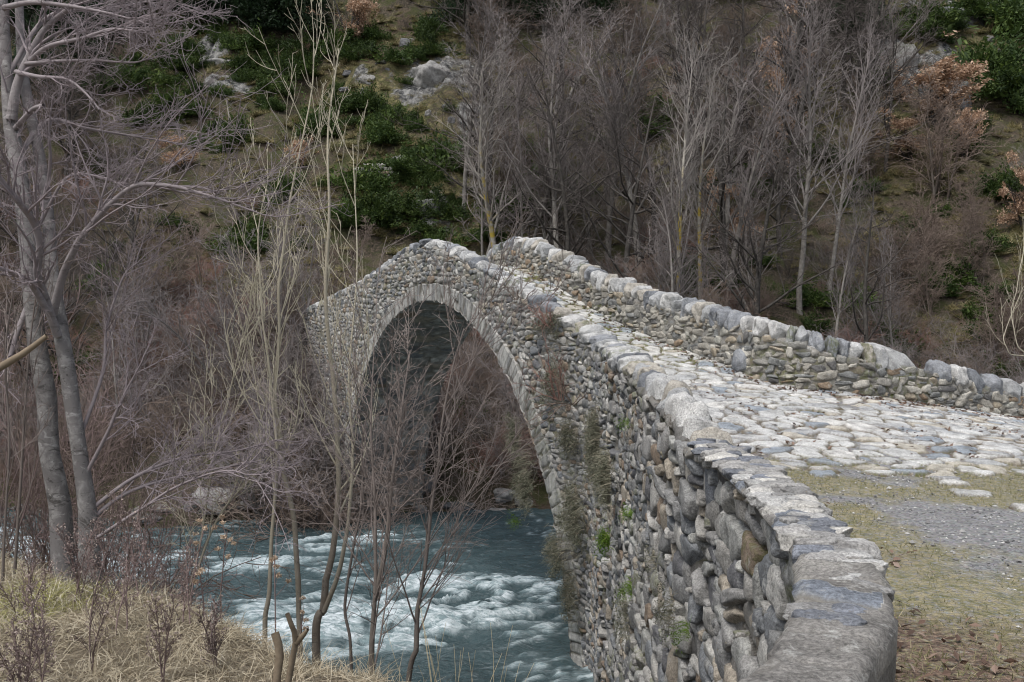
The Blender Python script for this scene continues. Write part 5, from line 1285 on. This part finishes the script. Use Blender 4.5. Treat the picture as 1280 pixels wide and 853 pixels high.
# cut stems close to the lens and the twig at the left edge
def stub(name, stems, label, mat, loc):
    tb = Tub()
    for pix, r0, r1 in stems:
        a = limb(pix, r0, r1, rng, wob=.002); tb.add(a[0], a[1], 10)
    o = obj(name, tb.mesh(name), mat)
    return tag(o, label, 'branch')
def cutmat():
    m, nt, b = newmat('tan_cut_stem'); n = N(nt); p = n.pos(); n.link(n.mix(n.noise(60, 4, .6, p), (.10, .075, .05), (.30, .24, .17)), b.inputs['Base Color']); return m
CUT = cutmat()
stub('cut_stems', [([(338, 1010, 2.6), (342, 900, 2.6), (345, 850, 2.6), (349, 815, 2.6), (343, 790, 2.6)], .010, .011), ([(350, 1000, 2.6), (358, 880, 2.6), (366, 835, 2.6), (372, 800, 2.58), (366, 785, 2.56), (358, 768, 2.55)], .010, .006), ([(371, 802, 2.58), (378, 794, 2.57), (384, 788, 2.56)], .010, .004)], 'two cut tan stems rising at the bottom edge close to the viewer', CUT, None)
stub('broken_twig', [([(-160, 548, 1.55), (-60, 497, 1.55), (0, 462, 1.55), (32, 442, 1.55), (58, 421, 1.55)], .009, .004)], 'thick broken twig poking in from the left edge close to the viewer', CUT, None)

# ------------------------------------------------------------------ weeds on the near bank
def weed(px, d, H, seed, lab, lean=0.0):
    r = np.random.default_rng(seed); tb = Tub(); x = (px - CX) / F * d; z = gz(x, d)
    ns = r.integers(2, 5); S = np.zeros((ns, 3)); S[:, :2] = r.normal(0, .04, (ns, 2)); D = np.zeros((ns, 3)); D[:, 2] = 1; D[:, :2] = r.normal(0, .14, (ns, 2)); D[:, 0] += lean
    L = H * r.uniform(.65, 1.05, ns); p, rd = grow(S, D, L, np.full(ns, .0055), 9, .05, .02, .6, r); tb.add(p, rd, 5)
    S, D, L2, R = spawn(p, rd, L, 17, .15, 1, .6, .2, .3, .5, .5, r, .0025); p2, r2 = grow(S, D, L2, R, 5, .1, .06, .7, r); tb.add(p2, np.maximum(r2, .0018), 3)
    S, D, L3, R = spawn(p2, r2, L2, 5, .2, 1, .6, .2, .4, .3, .6, r, .002); p3, r3 = grow(S, D, L3, R, 3, .1, .05, .7, r); tb.add(p3, np.maximum(r3, .0014), 3)
    rt = empty('dead_weed', (x, d, z - .02)); obj('stalks', tb.mesh('stalks'), M_WEED, rt)
    C = np.concatenate([p2[:, 1:].reshape(-1, 3), p3[:, 1:].reshape(-1, 3)]); C = C[r.random(len(C)) < .42]; C = C + r.normal(0, .012, C.shape)
    V, t = leaf_cards(C, .0095, r, 1.0); sh = obj('foliage', make_mesh('foliage', V, None, t, {'rnd': np.repeat(r.random(len(C)), 4)}, smooth=False), M_WEEDLEAF, rt)
    return tag(rt, lab, 'weed', 'purple dead weeds on the near bank')
for i, (px, d, H, lab) in enumerate([(58, 5.6, .62, 'purple brown dead weed near the left edge of the straw bank'), (112, 5.9, .80, 'tallest purple brown dead weed, below the forked trunks'), (150, 6.6, .72, 'purple dead weed just right of the tallest one'), (205, 5.7, .62, 'bushy purple dead weed on the straw bank below the thistles'), (172, 7.4, .74, 'feathery purple dead weed in front of the forked trunk'),
        (240, 6.8, .60, 'purple dead weed at the crest of the bank before the river'), (90, 7.6, .75, 'purple dead weed at the foot of the left trunk'), (28, 7.2, .6, 'thin purple dead weed in the greener grass'), (215, 8.0, .75, 'purple dead weed standing against the water'), (132, 8.3, .85, 'purple dead weed between the two trunks and the bank edge'), (265, 5.9, .42, 'low purple dead weed right of the bushy one'), (20, 5.2, .5, 'low purple dead weed in the bottom left corner')]):
    weed(px, d, H, 600 + i, lab, .05)
def thistle(px, d, H, seed, lab, heads=5, hs_=.022):
    r = np.random.default_rng(seed); tb = Tub(); x = (px - CX) / F * d; z = gz(x, d)
    p, rd = grow(np.zeros((1, 3)), np.array([[.03, 0, 1.]]), np.array([H]), np.array([.006]), 9, .03, .0, .4, r); tb.add(p, rd, 5)
    S, D, L2, R = spawn(p, rd, np.array([H]), heads, .6, 1, .6, .15, .25, .3, .6, r, .003); p2, r2 = grow(S, D, L2, R, 5, .06, .08, .5, r); tb.add(p2, r2, 4)
    rt = empty('thistle', (x, d, z - .02)); obj('stalk', tb.mesh('stalk'), M_WEED, rt)
    for e_ in p2[:, -1]:
        C = e_ + unit(r.normal(size=(70, 3))) * r.uniform(.3, 1, (70, 1)) * hs_ * np.array([1.2, 1.2, .8]); V, t = leaf_cards(C, .008, r)
        obj('seed_head', make_mesh('seed_head', V, None, t, {'rnd': np.repeat(r.random(70), 4)}, smooth=False), M_SEED, rt)
    return tag(rt, lab, 'thistle', 'dead thistles on the bank edge')
thistle(276, 7.3, .78, 640, 'dead thistle with the largest cluster of tan heads, against the foam', 8)
thistle(236, 7.5, .66, 641, 'dead thistle with few heads left of the largest one', 4)
thistle(345, 7.0, .70, 642, 'dead thistle in front of the slim sapling trunks', 5)
thistle(372, 7.2, .55, 643, 'short dead thistle right of the slim sapling trunks', 4)
thistle(255, 6.9, .40, 644, 'shortest dead thistle at the top of the straw bank', 3)
def stalks(px, d, n, H, seed, lab, leaf=False):
    r = np.random.default_rng(seed); tb = Tub(); x = (px - CX) / F * d; z = gz(x, d)
    S = np.zeros((n, 3)); S[:, :2] = r.normal(0, .10, (n, 2)); D = np.zeros((n, 3)); D[:, 2] = 1; D[:, :2] = r.normal(0, .16, (n, 2)); L = H * r.uniform(.5, 1.05, n)
    p, rd = grow(S, D, L, np.full(n, .0035), 9, .04, -.01, .6, r); tb.add(p, rd, 4)
    if leaf:
        b, br = spawn(p, rd, L, 8, .5, 1, .7, .2, .22, .3, .6, r, .002)[:2], None
        C = p[:, 4:].reshape(-1, 3); C = np.repeat(C, 3, 0) + r.normal(0, .03, (len(C) * 3, 3)); V, t = leaf_cards(C, .022, r, 1.4)
        rt = empty('leafy_shoots', (x, d, z)); obj('stalks', tb.mesh('stalks'), M_DARKBARK, rt); obj('leaves', make_mesh('leaves', V, None, t, {'rnd': np.repeat(r.random(len(C)), 4)}, smooth=False), M_DARKEVER, rt)
        return tag(rt, lab, 'plant')
    o = obj('straw_stalks', tb.mesh('straw_stalks'), M_STRAWSTEM, None, (x, d, z)); return tag(o, lab, 'grass', 'tall straw stalks')
stalks(585, 7.6, 26, 2.3, 650, 'tall straw stalks standing against the water at the bottom edge')
stalks(545, 7.2, 14, 1.6, 651, 'thin straw stalks left of the tall clump at the bottom edge')
stalks(455, 6.8, 18, .5, 652, 'short straw stalks on the lip of the bank by the dark forked sapling')
stalks(668, 9.0, 14, 3.4, 653, 'dark leafy shoots hanging over the foam beside the arch foot', True)

# ------------------------------------------------------------------ plants rooted in the bridge wall
def face_pt(px, py):
    k = (px - CX) / F
    d = 9.575 / (k + .483) if px < 733 else 1.44 / k
    return wall_pt(d, (HY - py) / F * d)
def herb(px, py, w, h, n, mat, lab, seed, name='wall_herb', up=.4, wid=.008, stem=False, ln=1.0):
    r = np.random.default_rng(seed); n = n // 2; c, nn, tt = face_pt(px, py); m = c[1] / F
    hw = max(w * m * 1.5, .12); hh = h * m * .5
    a = r.normal(0, .42, n) * hw; b = r.normal(0, .5, n) * hh
    B = np.stack([tt[0] * a - nn[0] * .05, tt[1] * a - nn[1] * .05, b], 1)
    D = np.stack([nn[0] + r.normal(0, .7, n), nn[1] + r.normal(0, .7, n), r.normal(up, .55, n)], 1)
    V, q = ribbons(B, D, r.uniform(.10, .30, n) * ln, np.full(n, wid), r.uniform(.15, .6, n), r, 3)
    ncl = max(6, n // 45); ca_ = r.normal(0, .45, ncl) * hw; cb_ = r.normal(0, .5, ncl) * hh; k_ = r.integers(0, ncl, n * 2); g_ = np.abs(r.normal(0, .07, n * 2)) * ln ** .5
    a2 = ca_[k_] + r.normal(0, .05, n * 2) * ln ** .5; b2 = cb_[k_] + r.normal(0, .06, n * 2) * ln ** .5 - g_ * .4; C = np.stack([tt[0] * a2 + nn[0] * g_, tt[1] * a2 + nn[1] * g_, b2], 1)
    Vl, tl = leaf_cards(C, wid * 1.9, r, 1.5); nv = len(V)
    rn_ = np.r_[np.repeat(np.clip(.45 + .55 * r.random(n), 0, 1), 8), np.repeat(np.clip(.55 * (k_ % 7) / 7 + .45 * r.random(n * 2), 0, 1), 4)]
    me_ = make_mesh(name, np.concatenate([V, Vl]), q, tl + nv, {'rnd': rn_}, smooth=False)
    o = obj(name, me_, mat, None, tuple(c))
    return tag(o, lab, 'plant', 'plants growing on the bridge wall')
hb = [(757, 560, 34, 90, 2600, M_HERB, 'large olive grey herb clump hanging below the dark stone at the wall corner'), (745, 640, 30, 80, 1800, M_HERB, 'dull grey herb clump directly under the largest clump'), (776, 600, 22, 70, 1300, M_HERB, 'straw tinted herb clump right of the largest clump'), (722, 545, 24, 50, 800, M_HERB, 'grey green herb clump left of the largest clump'), (668, 600, 20, 80, 1500, M_HERB, 'mossy herbs trailing on the right haunch of the arch'), (655, 545, 14, 50, 700, M_HERB, 'small herbs above the trailing ones on the arch haunch'),
      (708, 690, 16, 60, 900, M_HERB, 'thin herbs low on the wall above the water'), (730, 740, 16, 60, 800, M_HERB, 'lowest herb clump near the bottom of the wall'), (700, 470, 24, 70, 700, M_HERB, 'dry brown herbs below the broken parapet edge'), (690, 405, 30, 30, 500, M_HERB, 'low dry herbs on top of the near parapet'), (812, 770, 26, 60, 700, M_HERB, 'grey green herb clump low on the nearer wall'), (880, 770, 30, 60, 420, M_HERB, 'grassy herb clump beside the cement cap'), (850, 700, 16, 30, 160, M_HERB, 'small herb tuft in a joint of the nearer wall'),
      (780, 678, 9, 28, 220, M_FRESH, 'fresh green fern in the middle of the wall'), (816, 736, 9, 26, 240, M_FRESH, 'bright green fern on the nearer wall, lowest'), (811, 642, 9, 12, 160, M_FRESH, 'yellow green moss tuft under a large stone'), (733, 652, 6, 12, 90, M_FRESH, 'tiny fresh green sprout far down the wall'), (905, 790, 14, 24, 120, M_FRESH, 'green sprout beside the cement cap'), (800, 530, 8, 14, 110, M_FRESH, 'green moss tuft under the big coping lump')]
for i, (px, py, w, h, n, mt, lab) in enumerate(hb):
    near_ = px > 790
    herb(px, py, w, h, n, mt, lab, 660 + i, up=.1 if mt is M_HERB else .5, wid=.004 if near_ else .008, ln=.45 if near_ else 1.0)
def wall_twigs(px, py, H, n, seed, lab, mat, up=.3, out=.6):
    r = np.random.default_rng(seed); c, nn, tt = face_pt(px, py); tb = Tub()
    S = np.zeros((n, 3)); S += tt[None, :1] * 0; a = r.normal(0, .15, n); S[:, 0] = tt[0] * a; S[:, 1] = tt[1] * a
    D = np.stack([nn[0] * out + r.normal(0, .4, n), nn[1] * out + r.normal(0, .4, n), up + r.normal(0, .3, n)], 1); L = H * r.uniform(.5, 1.1, n)
    p, rd = grow(S, D, L, np.full(n, .010), 8, .1, .02, .7, r); tb.add(p, rd, 4); branches(tb, p, rd, L, [(8, .2, 1, .6, .2, .4, .3, .6, 5, .12, 0, 3, .006)], r)
    o = obj('wall_shrub', tb.mesh('wall_shrub'), mat, None, tuple(c)); return tag(o, lab, 'shrub', 'dead twigs rooted in the bridge wall')
wall_twigs(706, 500, 1.2, 10, 690, 'red brown dead stems standing against the wall below the parapet', M_REDSHRUB, 1.2, .3)
wall_twigs(722, 505, .9, 9, 691, 'dark dead stems drooping beside the dark corner stone', M_SHRUB, .2, .7)
wall_twigs(690, 408, .55, 12, 692, 'reddish dry twigs on the near parapet below the crest', M_REDSHRUB, .8, .4)
wall_twigs(655, 375, .4, 7, 693, 'small dry twigs on the near parapet close to the crest', M_SHRUB, .8, .4)

# ------------------------------------------------------------------ camera, sky, sun
cam = bpy.data.cameras.new('camera'); cam.sensor_width = 36; cam.lens = F / 1280 * 36; cam.shift_y = (HY - 426.5) / 1280
cam.clip_start = .05; cam.clip_end = 800
co = bpy.data.objects.new('camera', cam); COL.objects.link(co)
co.location = (0, 0, 0); co.rotation_euler = (math.radians(90), 0, 0)
scene.camera = co
world = bpy.data.worlds.new('World'); scene.world = world; world.use_nodes = True
nt = world.node_tree; nt.nodes.clear()
sky = nt.nodes.new('ShaderNodeTexSky'); sky.sky_type = 'NISHITA'; sky.sun_disc = False
EL, AZ = math.radians(62), math.radians(215)
sky.sun_elevation = EL; sky.sun_rotation = AZ; sky.air_density = 1.0; sky.dust_density = 3.0; sky.ozone_density = .6
hs = nt.nodes.new('ShaderNodeHueSaturation'); hs.inputs['Saturation'].default_value = .55
bg = nt.nodes.new('ShaderNodeBackground'); bg.inputs['Strength'].default_value = .095
ow = nt.nodes.new('ShaderNodeOutputWorld')
nt.links.new(sky.outputs[0], hs.inputs['Color']); nt.links.new(hs.outputs[0], bg.inputs[0]); nt.links.new(bg.outputs[0], ow.inputs[0])
sl = bpy.data.lights.new('sun', 'SUN'); sl.energy = 1.5; sl.angle = math.radians(30); sl.color = (1.0, .975, .945)
so = bpy.data.objects.new('sun', sl); COL.objects.link(so)
sd = Vector((math.sin(AZ) * math.cos(EL), math.cos(AZ) * math.cos(EL), math.sin(EL)))
so.rotation_euler = sd.to_track_quat('Z', 'Y').to_euler(); so.location = (0, -20, 40)
vs = scene.view_settings; vs.view_transform = 'Standard'; vs.look = 'None'; vs.gamma = 1; vs.exposure = 0.8
scene.cycles.max_bounces = 6; scene.cycles.diffuse_bounces = 3; scene.cycles.transparent_max_bounces = 8
scene.cycles.use_denoising = True
scene.cycles.denoiser = 'OPENIMAGEDENOISE'
scene.cycles.denoising_input_passes = 'RGB_ALBEDO_NORMAL'
scene.cycles.denoising_prefilter = 'ACCURATE'
scene.cycles.filter_width = 1.1
scene.cycles.use_adaptive_sampling = False
scene.render.use_persistent_data = False
